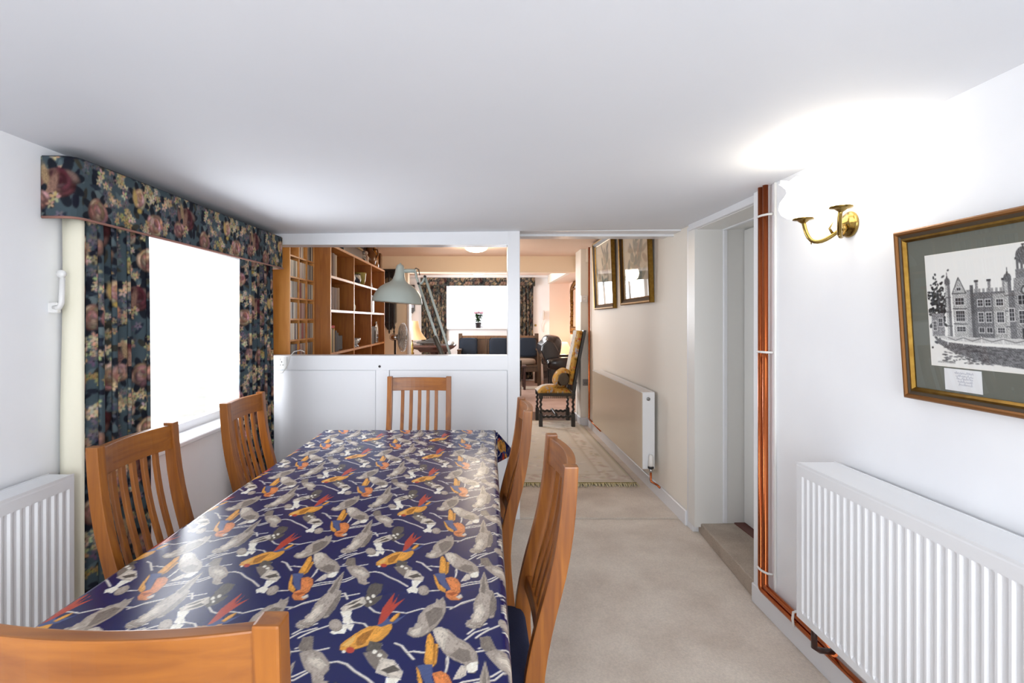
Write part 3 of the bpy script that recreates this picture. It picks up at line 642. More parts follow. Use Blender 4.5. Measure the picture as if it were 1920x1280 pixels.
def curtain(parent, x0, y0, x1, y1, z0, z1, folds, depth, phase, name='fabric', mat_=None, fullness=1.9, seed=1, step=0.005, per=100, cloth=None):
    """a hanging length of cloth from (x0,y0) to (x1,y1); folds go at right angles to that line"""
    q = random.Random(seed); L_ = math.hypot(x1-x0, y1-y0); dx, dy = (x1-x0)/L_, (y1-y0)/L_; nx, ny = -dy, dx
    nu = folds*per; nv = int((z1-z0)/step)+2
    t = np.linspace(0, 1, nu); w = [q.uniform(0.7, 1.3) for _ in range(folds)]; ph = np.interp(t*folds, np.arange(folds+1), np.concatenate([[0], np.cumsum(w)])/sum(w)*folds)
    z = np.linspace(z0, z1, nv); TT, ZZ = np.meshgrid(t, z); PH, _ = np.meshgrid(ph, z)
    h = (ZZ-z0)/(z1-z0)
    drift = 0.25*np.sin(3.0*h+seed)+0.3*h
    wob = np.sin(2*PI*PH+drift); wob = np.sign(wob)*np.abs(wob)**0.9
    amp = depth*(0.55+0.45*(1-h)**0.5)
    off = wob*amp; sl = 0.018*np.sin(4*PI*PH+drift)
    X = x0+dx*(TT*L_)+nx*off+dx*sl*(h < 2); Y = y0+dy*(TT*L_)+ny*off+dy*sl
    k = nv//2; arc = np.concatenate([[0], np.cumsum(np.hypot(np.diff(X[k]), np.diff(Y[k])))])
    AA, _ = np.meshgrid(arc, z)
    col = (cloth or FL).sample((AA+phase)*1000, (ZZ-z0+0.1)*1000)
    return grid(name, np.stack([X, Y, ZZ], -1), col, mat_ or M_floral, parent, 0.003)
CL = T('curtain', 'gathered floral curtain with cream lining, left of the side window', 'curtain', (-1.46, 2.17, 0.03), group='curtains at the side window')
curtain(CL, -1.452, 1.985, -1.462, 2.37, 0.03, 1.80, 4, 0.032, 0.05, seed=2, fullness=1.45)
ln = MB(); zz = np.linspace(0.05, 1.80, 20)
ln.loft([[(-1.522, 1.962+0.006*math.sin(z*5), z), (-1.49, 1.958+0.008*math.sin(z*4+1), z), (-1.455, 1.960+0.004*math.sin(z*3), z), (-1.445, 1.972, z), (-1.455, 1.982, z), (-1.49, 1.972, z), (-1.522, 1.974, z)] for z in zz])
ln.build('lining', M_lining, CL)
CR = T('curtain', 'narrower floral curtain on the far side of the side window, by the socket', 'curtain', (-1.46, 3.47, 0.03), group='curtains at the side window')
curtain(CR, -1.455, 3.27, -1.450, 3.715, 0.03, 1.80, 4, 0.030, 0.42, seed=5, fullness=1.4)
hb = T('curtain_holdback', 'white metal curtain holdback arm on the wall left of the curtain', 'holdback', (-1.53, 1.955, 1.42))
MB().box(-1.535, -1.500, 1.915, 1.935, 1.425, 1.463).build('wall_plate', M_plastic, hb, 0.003)
MB().tube([(-1.515, 1.922, 1.445), (-1.488, 1.912, 1.445), (-1.482, 1.912, 1.46), (-1.479, 1.912, 1.55)], 0.009, 10).build('arm', M_plastic, hb)
MB().lathe([(0.001, -0.008), (0.013, -0.008), (0.015, 0), (0.013, 0.008), (0.001, 0.008)], (-1.479, 1.908, 1.562), 14, Matrix.Rotation(PI/2, 3, 'X')).build('round_tip', M_plastic, hb)

# ================================================================== panel radiators
def radiator(label, xw, xf, y0, y1, z0, z1, ribbed, group=None):
    """wall plane xw side, front face xf, from y0 to y1"""
    sg = 1 if xf < xw else -1          # +1: front looks to -x
    R = T('radiator', label, 'radiator', ((xw+xf)/2, (y0+y1)/2, z0), group=group)
    P = MB()
    if ribbed:
        pit = 0.0333; n = int((y1-y0-0.03)/pit); ys = [y0]
        st = y0+((y1-y0)-n*pit)/2; cols = [(y0, 0)]
        for k in range(n):
            a = st+k*pit; cols += [(a+0.0035, 0), (a+0.008, 1), (a+0.0253, 1), (a+0.0298, 0)]
        cols.append((y1, 0))
        rows = [(z0, 0), (z0+0.026, 0), (z0+0.036, 1), (z1-0.0475, 1), (z1-0.0455, 0), (z1-0.012, 0), (z1-0.004, -0.25), (z1-0.002, -0.6)]
        rings = [[(xf+sg*0.0065*(c*r if r >= 0 else -r), y, z) for y, c in cols] for z, r in rows]
        P.loft(rings, False, False, False)
        P.box(min(xf+sg*0.012, xf+sg*0.016), max(xf+sg*0.012, xf+sg*0.016), y0, y1, z0, z1-0.01)
    else:
        P.box(min(xf, xf+sg*0.012), max(xf, xf+sg*0.012), y0+0.004, y1-0.004, z0, z1-0.006)
    P.build('front_panel', M_rad if ribbed else mat('radiator_plain_enamel', (206, 196, 178), 0.3), R, 0 if ribbed else 0.003)
    xb = xw-sg*0.028
    MB().box(min(xb, xb-sg*0.012), max(xb, xb-sg*0.012), y0+0.01, y1-0.01, z0+0.01, z1-0.02).build('back_panel', M_rad, R)
    for y in (y0, y1-0.006):
        MB().box(min(xf+sg*0.004, xb), max(xf+sg*0.004, xb), y-0.001, y+0.007, z0+0.004, z1-0.003).build('side_panel', M_rad, R, 0.002)
    G = MB(); xi0, xi1 = min(xf+sg*0.004, xb), max(xf+sg*0.004, xb); w = xi1-xi0
    G.box(xi0, xi1, y0, y1, z1-0.010, z1-0.001).box(xf if sg > 0 else xf-0.004, xf+0.004 if sg > 0 else xf, y0, y1, z1-0.006, z1+0.002)
    G.box(min(xb, xb-sg*0.004), max(xb, xb-sg*0.004), y0, y1, z1-0.006, z1+0.002)
    G.build('top_grille', M_rad, R)
    for yb in (y0+0.12, y1-0.15): MB().box(min(xb, xw-sg*0.0015), max(xb, xw-sg*0.0015), yb, yb+0.03, z0+0.1, z0+0.5).build('wall_bracket', M_rad, R)
    return R
RR = radiator('white ribbed radiator on the right wall under the framed engraving', 1.350, 1.178, 0.62, 2.045, 0.289, 0.867, True)
MB().tube([(1.235, 2.03, 0.289), (1.235, 2.03, 0.18), (1.26, 2.035, 0.165), (1.325, 2.05, 0.150)], 0.011, 10).build('valve_tail', M_brown, RR)
LR = radiator('white ribbed radiator on the left wall beside the curtain', -1.535, -1.417, 0.55, 1.885, 0.27, 0.867, True)
HR = radiator('flat-fronted cream radiator on the hall wall beyond the partition', 1.39, 1.262, 4.32, 6.28, 0.214, 0.828, False)
MB().lathe([(0.012, 0), (0.014, 0.004), (0.014, 0.012), (0.001, 0.013)], (1.310, 4.321, 0.775), 14, Matrix.Rotation(PI/2, 3, 'X')).build('bleed_plug', M_steel, HR)
v = MB().lathe([(0.006, 0), (0.02, 0.004), (0.022, 0.03), (0.020, 0.05), (0.017, 0.085), (0.012, 0.095), (0.001, 0.098)], (1.325, 4.30, 0.242), 16).build('valve_head', M_plastic, HR)
MB().lathe([(0.021, 0), (0.023, 0.003), (0.023, 0.012), (0.021, 0.016)], (1.325, 4.30, 0.228), 16).build('collar', M_dark, v)
MB().lathe([(0.010, 0), (0.015, 0.004), (0.015, 0.028), (0.010, 0.03)], (1.325, 4.30, 0.198), 12).build('valve_body', M_chrome, HR)
MB().tube([(1.325, 4.30, 0.20), (1.325, 4.30, 0.135), (1.328, 4.295, 0.125), (1.36, 4.25, 0.112), (1.372, 4.22, 0.10)], 0.0085, 10).build('valve_tail', M_copper, HR)

# ================================================================== copper pipes
XP = 1.326
pA = tag(MB().tube([(XP, 2.600, cz(1.33, 2.6)+0.02), (XP, 2.600, 0.135), (XP, 2.594, 0.123), (XP, 2.58, 0.118), (XP, 1.0, 0.118), (XP, 0.5, 0.118)], 0.0125, 14).build('copper_pipe', M_copper),
         'copper pipe down the right wall end, the one nearer the doorway', 'pipe', 'copper pipe pair')
pB = tag(MB().tube([(XP, 2.556, cz(1.33, 2.55)+0.02), (XP, 2.556, 0.165), (XP, 2.550, 0.153), (XP, 2.535, 0.148), (XP, 2.11, 0.148), (XP, 2.06, 0.145), (XP-0.01, 2.04, 0.150)], 0.0125, 14).build('copper_pipe', M_copper),
         'copper pipe down the right wall end, the one nearer the radiator', 'pipe', 'copper pipe pair')
for z in (0.222, 1.250, 1.892):
    q = MB()
    q.tube([(1.343, 2.520, z), (1.322, 2.528, z), (XP-0.015, 2.556, z), (XP-0.017, 2.578, z), (XP-0.015, 2.600, z), (1.330, 2.618, z)], 0.0055, 8)
    b = q.build('clip', M_plastic, pB)
MB().tube([(1.343, 2.30, 0.175), (XP-0.015, 2.30, 0.165), (XP-0.018, 2.30, 0.135), (XP-0.013, 2.30, 0.105)], 0.0055, 8).build('clip', M_plastic, pB)
tag(MB().box(1.340, 1.350, 2.500, 2.512, 0.12, cz(1.34, 2.5)).build('cable_trunking', M_plastic, None, 0.002), 'thin white cable cover running up beside the copper pipes', 'cable')
tag(MB().tube([(1.368, 7.02, 2.34), (1.368, 7.02, 0.16), (1.36, 6.98, 0.13), (1.36, 6.30, 0.12)], 0.0115, 10).build('copper_pipe', M_copper), 'single copper pipe rising on the hall wall behind the tapestry chair', 'pipe')

# ================================================================== brass wall light
WL = T('wall_light', 'two-armed brass wall light with white tulip shades, switched on', 'wall light', (1.35, 1.965, 1.75))
RXm = Matrix.Rotation(-PI/2, 3, 'Y')
MB().lathe([(0.001, 0.0), (0.050, 0.0), (0.052, 0.006), (0.046, 0.012), (0.040, 0.014), (0.038, 0.022), (0.026, 0.026), (0.014, 0.034), (0.001, 0.036)], (1.350, 2.0, 1.752), 24, RXm, (0.94, 0.94)).build('back_plate', M_brass, WL)
for yy, s1 in ((2.074, 1), (1.854, -1)):
    ym = 1.985; pts = []
    for t in np.linspace(0, 1, 15):
        y = ym+(yy-ym)*(1-(1-t)**1.6) if True else 0
        z = 1.745-0.052*math.sin(PI*min(1, t*1.18))+0.036*max(0, (t-0.55)/0.45)**1.5
        x = 1.322-0.102*math.sin(PI/2*min(1, t*1.1)); pts.append((x, y, z))
    pts.append((1.22, yy, 1.772))
    a = MB().tube(pts, [0.0075]*15+[0.006], 10)
    a.tube([(1.30, ym+s1*0.030, 1.712), (1.285, ym+s1*0.034, 1.74), (1.29, ym+s1*0.02, 1.762)], [0.006, 0.004, 0.001], 8)
    a.tube([pts[8], (pts[8][0], pts[8][1], pts[8][2]-0.016)], [0.005, 0.001], 6)
    a.build('arm', M_brass, WL)
    MB().lathe([(0.006, 0), (0.012, 0.004), (0.022, 0.012), (0.036, 0.014), (0.036, 0.024), (0.030, 0.026), (0.001, 0.026)], (1.22, yy, 1.768), 22).build('cup', M_brass, WL)
    pr = [(0.028, 0.0), (0.055, 0.008), (0.074, 0.022), (0.083, 0.044), (0.078, 0.070), (0.063, 0.092), (0.055, 0.108), (0.058, 0.124), (0.070, 0.138), (0.080, 0.146)]
    sh = MB(); n = 32; rings = []
    for r_, z_ in pr+[(r_-0.004, z_) for r_, z_ in pr[::-1]]:
        fr = max(0, (z_-0.10)/0.046)
        rings.append([(1.22+(r_+0.006*fr*math.cos(8*2*PI*k/n))*math.cos(2*PI*k/n), yy+(r_+0.006*fr*math.cos(8*2*PI*k/n))*math.sin(2*PI*k/n), 1.785+z_*0.97+0.005*fr*math.cos(8*2*PI*k/n)) for k in range(n)])
    sh.loft(rings, False, True).build('glass_shade', M_opal, WL)

# ================================================================== framed engraving on the right wall
W_, H_ = 0.670, 0.515
EF = T('framed_engraving', 'gilt-framed black and white print of a turreted manor on the right wall', 'picture', (1.338, 1.703, 1.160), (0.0, 0, -PI/2), local=True)
EF.rotation_euler = (0.066, 0, -PI/2)
def moulding(parent, W_, H_, prof, m, name='frame'):
    """prof: list of (in from outer edge, proud of the back); mitred round the rectangle. local x right, z up, -y towards the room"""
    rings = []
    for cx, czz, ix, iz in ((0, 0, 1, 1), (W_, 0, -1, 1), (W_, H_, -1, -1), (0, H_, 1, -1)):
        rings.append([(cx+ix*a, -h, czz+iz*a) for a, h in prof])
    b = MB(); n = len(prof); vv = [p for r in rings for p in r]
    b.add(vv, [(i*n+j, i*n+(j+1) % n, ((i+1) % 4)*n+(j+1) % n, ((i+1) % 4)*n+j) for i in range(4) for j in range(n)])
    return b.build(name, m, parent)
moulding(EF, W_, H_, [(0, 0), (0, 0.020), (0.004, 0.024), (0.010, 0.024), (0.014, 0.019), (0.014, 0)], M_giltred, 'frame')
moulding(EF, W_, H_, [(0.014, 0), (0.014, 0.017), (0.024, 0.014), (0.024, 0)], M_golddark, 'dark_groove')
moulding(EF, W_, H_, [(0.024, 0), (0.024, 0.017), (0.030, 0.018), (0.036, 0.010), (0.036, 0)], M_gold, 'gilt_inner_edge')
MB().box(0.034, W_-0.034, -0.006, -0.001, 0.034, H_-0.034).build('mount', M_mount, EF)
MB().add([(0.034, -0.0097, 0.034), (W_-0.034, -0.0097, 0.034), (W_-0.034, -0.0097, H_-0.034), (0.034, -0.0097, H_-0.034)], [(0, 1, 2, 3)]).build('glass', M_glassp, EF)
def engraving():
    w, h = 474, 318
    r = Ras(w, h, 1.5, (232, 232, 228), False); q = random.Random(3); D = (54, 54, 56); Mi = (120, 120, 122); Li = (186, 186, 186)
    def rect(x0, y0, x1, y1, c, s=0.16): r.poly([(x0, y0), (x1, y0), (x1, y1), (x0, y1)], c, s, 1.2)
    def win(cx, cy, ww, hh, nx=3, ny=2):
        rect(cx-ww/2-2, cy-hh/2-2, cx+ww/2+2, cy+hh/2+2, (214, 214, 212), 0); rect(cx-ww/2, cy-hh/2, cx+ww/2, cy+hh/2, (40, 40, 44), .1)
        for k in range(1, nx): r.line([(cx-ww/2+ww*k/nx, cy-hh/2), (cx-ww/2+ww*k/nx, cy+hh/2)], 1.6, Li)
        for k in range(1, ny): r.line([(cx-ww/2, cy-hh/2+hh*k/ny), (cx+ww/2, cy-hh/2+hh*k/ny)], 1.6, Li)
    for k in range(260):      # the dark trees
        a, b = q.gauss(0, 1), q.gauss(0, 1); r.ell(34+15*a, 165+38*b, q.uniform(3, 7), q.uniform(2, 4), q.choice([(34, 36, 38), (50, 52, 54), (76, 78, 80), (24, 25, 27)]), q.uniform(0, 3))
    base = 84
    def turret(cx, w_, top):
        rect(cx-w_/2, base, cx+w_/2, top, (176, 176, 174), .2); rect(cx, base, cx+w_/2, top, (110, 110, 112), .2)
        for z in np.linspace(base+30, top, 4): rect(cx-w_/2-1.5, z-1.5, cx+w_/2+1.5, z+1.5, (92, 92, 94), 0)
        r.ell(cx, top+5, w_/2+1, 11, (96, 96, 98), 0, 1, .2); r.line([(cx, top+12), (cx, top+30)], 1.8, D); r.ell(cx, top+18, 2.4, 2.4, D)
    def gable(x0, x1, top, pk, c=(170, 170, 168)):
        rect(x0, base, x1, top, c, .22); m = (x0+x1)/2
        r.poly([(x0-2, top), (x0+6, top+8), (x0+9, top+18), (m-7, pk-6), (m, pk+6), (m+7, pk-6), (x1-9, top+18), (x1-6, top+8), (x1+2, top)], c, .22)
        r.line([(x0, top), (x0+9, top+18), (m, pk+4), (x1-9, top+18), (x1, top)], 2, D)
        for z in (base+36, base+78, top): rect(x0-1, z-1.5, x1+1, z+1.5, (88, 88, 90), 0)
    rect(10, base, 52, base+66, (132, 132, 134), .3); win(20, base+30, 10, 26, 2, 3); win(40, base+40, 12, 22, 2, 2)
    rect(150, base, 300, base+120, (104, 104, 106), .3)
    for x in range(152, 300, 12): rect(x, base+120, x+7, base+130, (150, 150, 150), .1)
    for x in (160, 196, 236): rect(x-4, base+120, x+4, base+150, (140, 140, 140), .2); rect(x-6, base+148, x+6, base+153, D, 0)
    gable(84, 128, base+120, base+160); win(106, base+98, 26, 18); win(106, base+58, 26, 28, 4, 3); win(106, base+22, 26, 12); win(106, base+132, 12, 8, 2, 1)
    rect(128, base, 150, base+128, (150, 150, 150), .25); rect(140, base, 150, base+140, (84, 84, 86), .2)
    for x in (168, 190): win(x, base+92, 14, 16, 2, 2); win(x, base+54, 14, 24, 2, 3); win(x, base+20, 14, 12, 2, 1)
    rect(204, base, 240, base+114, (160, 160, 158), .22); win(222, base+92, 18, 16); win(222, base+54, 18, 26, 3, 3); win(222, base+20, 18, 12)
    turret(70, 16, base+150); turret(246, 18, base+148); win(252, base+60, 12, 30, 2, 3)
    # the central domed tower
    rect(262, base, 318, base+150, (140, 140, 140), .28); rect(298, base, 318, base+150, (82, 82, 84), .25); win(284, base+96, 26, 22); win(284, base+54, 26, 30, 4, 3); rect(276, base, 292, base+26, (40, 40, 42), .1)
    r.ell(290, base+120, 12, 12, (70, 70, 72)); r.ell(290, base+120, 8, 8, (190, 190, 188)); rect(268, base+150, 312, base+172, (116, 116, 118), .2)
    for x in (274, 284, 296, 306): rect(x-3, base+172, x+3, base+196, (92, 92, 94), 0)
    rect(268, base+196, 312, base+201, D, 0); r.ell(290, base+204, 20, 22, (98, 98, 100), 0, 1, .25); r.line([(290, base+222), (290, base+250)], 2.5, D); r.ell(290, base+232, 4, 4, D)
    turret(326, 18, base+148); rect(335, base, 420, base+116, (128, 128, 130), .28); gable(372, 416, base+118, base+156); win(394, base+96, 24, 18); win(394, base+58, 24, 28, 4, 3); win(352, base+86, 14, 20, 2, 2); win(352, base+48, 14, 26, 2, 3); turret(430, 16, base+146)
    for k in range(120): r.ell(455+q.gauss(0, 9), 130+q.gauss(0, 26), q.uniform(2, 6), q.uniform(2, 4), q.choice([(40, 42, 44), (70, 72, 74)]), q.uniform(0, 3))
    r.poly([(14, base), (60, base-10), (150, base-14), (474, base-18), (474, base-2), (150, base), (14, base+2)], (196, 196, 194), .06)
    r.poly([(14, base-2), (60, base-16), (160, base-22), (474, base-28), (474, 8), (330, 6), (170, 18), (80, 38), (30, 62)], (104, 104, 106), .3, 0.4)
    for k in range(500): r.ell(q.uniform(40, 470), q.uniform(12, 58), q.uniform(2, 8), 1.4, q.choice([(70, 70, 72), (130, 130, 132), (90, 90, 92)]), q.uniform(-.2, .2))
    ps = [60, 110, 165, 225, 290, 360, 440]
    for x in ps: r.line([(x, base-22), (x, base+2)], 3, (224, 224, 222))
    for a, b in zip(ps[:-1], ps[1:]): r.line([(a, base-2), ((a+b)/2, base-10), (b, base-2)], 1.4, D)
    x = 22
    for k in range(16): r.line([(x, 9+q.uniform(-1, 2)), (x+2, 12+q.uniform(-1, 2)), (x+3.5, 8.5)], 0.9, (120, 120, 120)); x += 3.6
    return r
EG = engraving(); ew, eh = 0.474, 0.318
def flat_print(name, parent, ras, x0, z0, w, h, y, m, nu, nv):
    U, V_ = np.meshgrid(np.linspace(0, w, nu), np.linspace(0, h, nv))
    return grid(name, np.stack([x0+U, np.full(U.shape, y), z0+V_], -1), ras.sample(U*1000, V_*1000), m, parent)
MB().box(0.0965, 0.0965+ew+0.005, -0.0068, -0.006, 0.108, 0.108+eh+0.005).build('mount_bevel', M_paper, EF)
flat_print('print', EF, EG, 0.099, 0.1105, ew, eh, -0.0072, M_print, 316, 212)
CD = Ras(120, 68, 1.0, (228, 230, 232), False); q = random.Random(9)
for row in range(5):
    x = 34+row*3
    for k in range(14-row):
        CD.line([(x, 50-row*8+q.uniform(-2, 3)), (x+2, 53-row*8+q.uniform(-3, 3)), (x+4, 49-row*8)], 0.8, (140, 144, 160)); x += 4.2
flat_print('signed_card', EF, CD, 0.140, 0.042, 0.118, 0.062, -0.0072, M_print, 90, 50)

# two botanical pictures in the hall
BOT = [Ras(860, 690, 5.0, (222, 216, 198), False) for _ in range(2)]
for k, r in enumerate(BOT):
    q = random.Random(20+k)
    r.line([(430, 60), (450, 200), (415, 400), (440, 620)], 14, (150, 152, 132))
    for j in range(34):
        x, y = 430+q.gauss(0, 150), 330+q.gauss(0, 150); r.ell(x, y, q.uniform(50, 120), q.uniform(18, 40), q.choice([(150, 158, 148), (128, 140, 134), (172, 170, 150), (178, 166, 150)]), q.uniform(-1.2, 1.2), 3, .05)
def botanic(label, y_far, wid, z0, k):
    F = T('framed_botanical_print', label, 'picture', (1.388, y_far, z0), (0.035, 0, -PI/2), local=True, group='botanical prints in the hall')
    hh = 0.80
    moulding(F, wid, hh, [(0, 0), (0, 0.034), (0.008, 0.040), (0.020, 0.036), (0.020, 0)], M_gold, 'frame')
    moulding(F, wid, hh, [(0.020, 0), (0.020, 0.034), (0.050, 0.012), (0.050, 0)], M_golddark, 'dark_slope')
    moulding(F, wid, hh, [(0.050, 0), (0.050, 0.016), (0.060, 0.010), (0.060, 0)], M_gold, 'gilt_inner_edge')
    flat_print('print', F, BOT[k], 0.055, 0.055, wid-0.11, hh-0.11, -0.005, M_print, 80, 110)
    MB().add([(0.058, -0.009, 0.058), (wid-0.058, -0.009, 0.058), (wid-0.058, -0.009, hh-0.058), (0.058, -0.009, hh-0.058)], [(0, 1, 2, 3)]).build('glass', M_glassp, F)
botanic('gilt-framed botanical print on the hall wall, the larger one nearer the doorway', 5.36, 0.95, 1.545, 0)
botanic('gilt-framed botanical print on the hall wall, the one next to the copper pipe', 6.62, 0.97, 1.525, 1)

# ================================================================== socket, cable
SK = T('wall_socket', 'white double socket on the partition rail beside the floral curtain', 'socket', (-1.44, 3.822, 1.055))
MB().box(-1.512, -1.378, 3.812, 3.822, 1.056, 1.142).build('face_plate', M_plastic, SK, 0.003, 2)
for x in (-1.478, -1.412):
    MB().box(x-0.003, x+0.003, 3.8115, 3.813, 1.103, 1.112).box(x-0.014, x-0.005, 3.8115, 3.813, 1.084, 1.088).box(x+0.005, x+0.014, 3.8115, 3.813, 1.084, 1.088).build('socket_holes', M_dark, SK)
    MB().box(x-0.02, x-0.010, 3.807, 3.8125, 1.118, 1.134).build('switch', M_plastic, SK, 0.001)
tag(MB().tube([(-1.30, 3.95, 1.17), (-1.31, 3.90, 1.185), (-1.335, 3.84, 1.178), (-1.35, 3.805, 1.15), (-1.365, 3.800, 1.09), (-1.40, 3.800, 1.035), (-1.46, 3.800, 1.022), (-1.50, 3.802, 1.04)], 0.0035, 8).build('power_cable', M_plastic), 'white power cable looping over the hatch sill to the socket', 'cable')
# ================================================================== disc rack and bookcase along the left wall of the far room
XF1, XB = -1.445, -1.648
RK = T('disc_rack', 'tall narrow oak rack of small square cells for compact discs', 'rack', (-1.55, 4.37, 0.012))
box_part('side_panel', M_sidepanel, RK, XB, XF1, 4.06, 4.08, 0.012, 2.06, bevel=0.001)
RY = [4.08, 4.272, 4.466, 4.655]
for y in RY[1:]: box_part('upright', M_shelfl, RK, XB, XF1, y-0.007, y+0.007, 0.012, 2.06)
rz = [1.2455-0.1606*6+0.1606*k for k in range(12)]
for z in rz:
    for a, b in zip(RY[:-1], RY[1:]): box_part('shelf', M_shelfl, RK, XB, XF1, a+0.0, b-0.007, z-0.006, z+0.006)
box_part('back_board', M_shelf, RK, XB, XB+0.006, 4.08, 4.66, 0.012, 2.06)
cdm = [mat('disc_case_%s' % n, c, 0.3, coat=0.3) for n, c in (('grey', (150, 146, 138)), ('cream', (206, 196, 176)), ('black', (44, 42, 42)), ('red', (132, 44, 44)), ('blue', (56, 64, 104)), ('brown', (118, 84, 62)), ('white', (222, 220, 214)))]
cdw = {0: [0, 0, 6, 2, 4, 1], 1: [1, 3, 5, 6, 0, 1], 2: [0, 0, 2, 5, 1, 0]}
ccases = {}
for mi, m in enumerate(cdm):
    ccases[mi] = MB().box(0, 0.142, 0, 0.0098, 0, 0.124).build('compact_disc', m, None)
    me = ccases[mi].data
    for o in [ccases[mi]]: bpy.data.objects.remove(o)
    ccases[mi] = me
rown = {10: 'uppermost', 9: 'second from top', 8: 'third', 7: 'fourth', 6: 'fifth', 5: 'lowest visible'}
coln = ['near', 'middle', 'far']
for row in range(5, 12):
    for c in range(3):
        if c == 0 and row >= 10: continue
        if row == 11: continue
        z = rz[row]+0.0062; y = RY[c]+0.009
        n = 14
        if row == 10 and c == 1: n = 9
        while y < RY[c+1]-0.02 and n > 0:
            mi = rnd.choice(cdw[c]); o = bpy.data.objects.new('compact_disc', ccases[mi]); C.objects.link(o)
            o.location = (XF1-0.073-rnd.uniform(0, 0.005), y+0.005, z)
            tag(o, 'slim compact disc case upright in the %s row, %s column of the rack' % (rown.get(row, 'top'), coln[c]), 'compact disc', 'discs in the %s row, %s column' % (rown.get(row, 'top'), coln[c]))
            y += 0.0112; n -= 1

XF2 = -1.316
BK = T('bookcase', 'wide oak bookcase of open square compartments along the far left wall', 'bookcase', (-1.48, 5.95, 0.012))
BY = [4.675, 5.523, 6.371, 7.219]
for i, y in enumerate(BY): box_part('side_board', M_shelf, BK, XB, XF2, y, y+0.022, 0.012, 2.04)
SZ = [0.08, 0.40, 0.75, 1.105, 1.480, 1.776]
for z in SZ:
    for a, b in zip(BY[:-1], BY[1:]): box_part('shelf', M_shelf, BK, XB, XF2-0.002, a+0.022, b, z-0.011, z+0.011)
for a, b in zip(BY[:-1], BY[1:]):
    box_part('back_board', M_shelf, BK, XB, XB+0.006, a+0.022, b, 0.012, 2.04)
box_part('top_board', M_shelfl, BK, XB, XF2+0.004, 4.675, 7.245, 2.04, 2.062)
# pale front lipping on boards and shelves
for i, y in enumerate(BY): box_part('lipping', M_shelfl, BK, XF2, XF2+0.004, y, y+0.022, 0.012, 2.04)
for z in SZ:
    for a, b in zip(BY[:-1], BY[1:]): box_part('lipping', M_shelfl, BK, XF2-0.002, XF2+0.002, a+0.022, b, z-0.011, z+0.011)

bmats = {}
def bm_(c):
    if c not in bmats: bmats[c] = mat('book_cloth_%d' % len(bmats), c, 0.7)
    return bmats[c]
M_pages = mat('book_pages', (222, 212, 190), 0.9)
def book(x, y, z, th, h, d, col, label, group, lean=0):
    o = T('book', label, 'book', (x, y, z), group=group)
    b = MB(); b.box(x-d, x, y, y+0.003, z, z+h).box(x-d, x, y+th-0.003, y+th, z, z+h).box(x-0.004, x, y+0.003, y+th-0.003, z, z+h)
    b.build('cover', bm_(col), o)
    MB().box(x-d+0.004, x-0.004, y+0.003, y+th-0.003, z+0.003, z+h-0.004).build('pages', M_pages, o)
    if lean: o.rotation_euler = (lean, 0, 0)
    return o
def run(y, z, lst, group, desc):
    for k, (th, h, col, what) in enumerate(lst):
        book(XF2-0.005-rnd.uniform(0, .012), y, z+0.0115, th, h, 0.16, col, '%s, %s' % (what, desc), group); y += th+0.0015
    return y
ords = ['first', 'second', 'third', 'fourth', 'fifth', 'sixth', 'seventh', 'eighth']
run(BY[0]+0.026, SZ[5], [(0.05, 0.215, (164, 138, 106), 'first tan cloth book'), (0.045, 0.205, (142, 112, 88), 'brown book second from the near side'), (0.05, 0.205, (120, 96, 80), 'third, darker brown book'), (0.05, 0.20, (150, 128, 106), 'fourth, pale brown book'), (0.04, 0.20, (196, 176, 140), 'last, cream book')], 'tan books on the top shelf', 'in the top near compartment')
run(BY[0]+0.026, SZ[4], [(0.055, 0.20, (120, 92, 76), 'first dark tan volume'), (0.05, 0.20, (112, 86, 72), 'second dark tan volume'), (0.055, 0.20, (126, 98, 80), 'third dark tan volume'), (0.055, 0.20, (108, 82, 70), 'fourth dark tan volume'), (0.05, 0.20, (132, 104, 84), 'fifth tan volume'), (0.045, 0.205, (150, 116, 78), 'last, yellower tan volume')], 'matching tan volumes on the middle shelf', 'in the middle near compartment')
run(BY[0]+0.026, SZ[3], [(0.028, 0.27, (226, 222, 214), 'tall white book'), (0.03, 0.21, (176, 148, 60), 'mustard book'), (0.035, 0.21, (52, 46, 44), 'black book'), (0.04, 0.20, (190, 164, 120), 'sand-coloured book'), (0.03, 0.21, (196, 158, 58), 'yellow book'), (0.05, 0.19, (60, 44, 40), 'dark brown book'), (0.05, 0.17, (40, 36, 40), 'short black book')], 'books on the lower near shelf', 'in the lower near compartment')
rb = T('book', 'red book lying flat on top of the upright books, lower near compartment', 'book', (-1.42, 4.80, SZ[3]+0.223))
MB().box(-1.50, -1.345, 4.732, 4.93, SZ[3]+0.2235, SZ[3]+0.2275).box(-1.50, -1.345, 4.732, 4.93, SZ[3]+0.243, SZ[3]+0.247).box(-1.349, -1.345, 4.732, 4.93, SZ[3]+0.2275, SZ[3]+0.243).build('cover', bm_((190, 50, 40)), rb)
MB().box(-1.498, -1.35, 4.735, 4.926, SZ[3]+0.2275, SZ[3]+0.243).build('pages', M_pages, rb)
tag(MB().obox((-1.545, 5.13, SZ[3]+0.17), (0.012, 0.26, 0.30), (0, -0.2, 0)).build('picture_card', mat('grey_card', (112, 116, 124), 0.5, noise=(12, (176, 176, 180), 0.2)), None, 0.002), 'grey picture card leaning at the back of the lower near compartment', 'card')
tag(MB().box(-1.46, -1.36, 5.08, 5.26, SZ[3]+0.0115, SZ[3]+0.15).build('storage_box', bm_((42, 34, 32)), None, 0.006), 'small black box standing right of the books, lower near compartment', 'box')
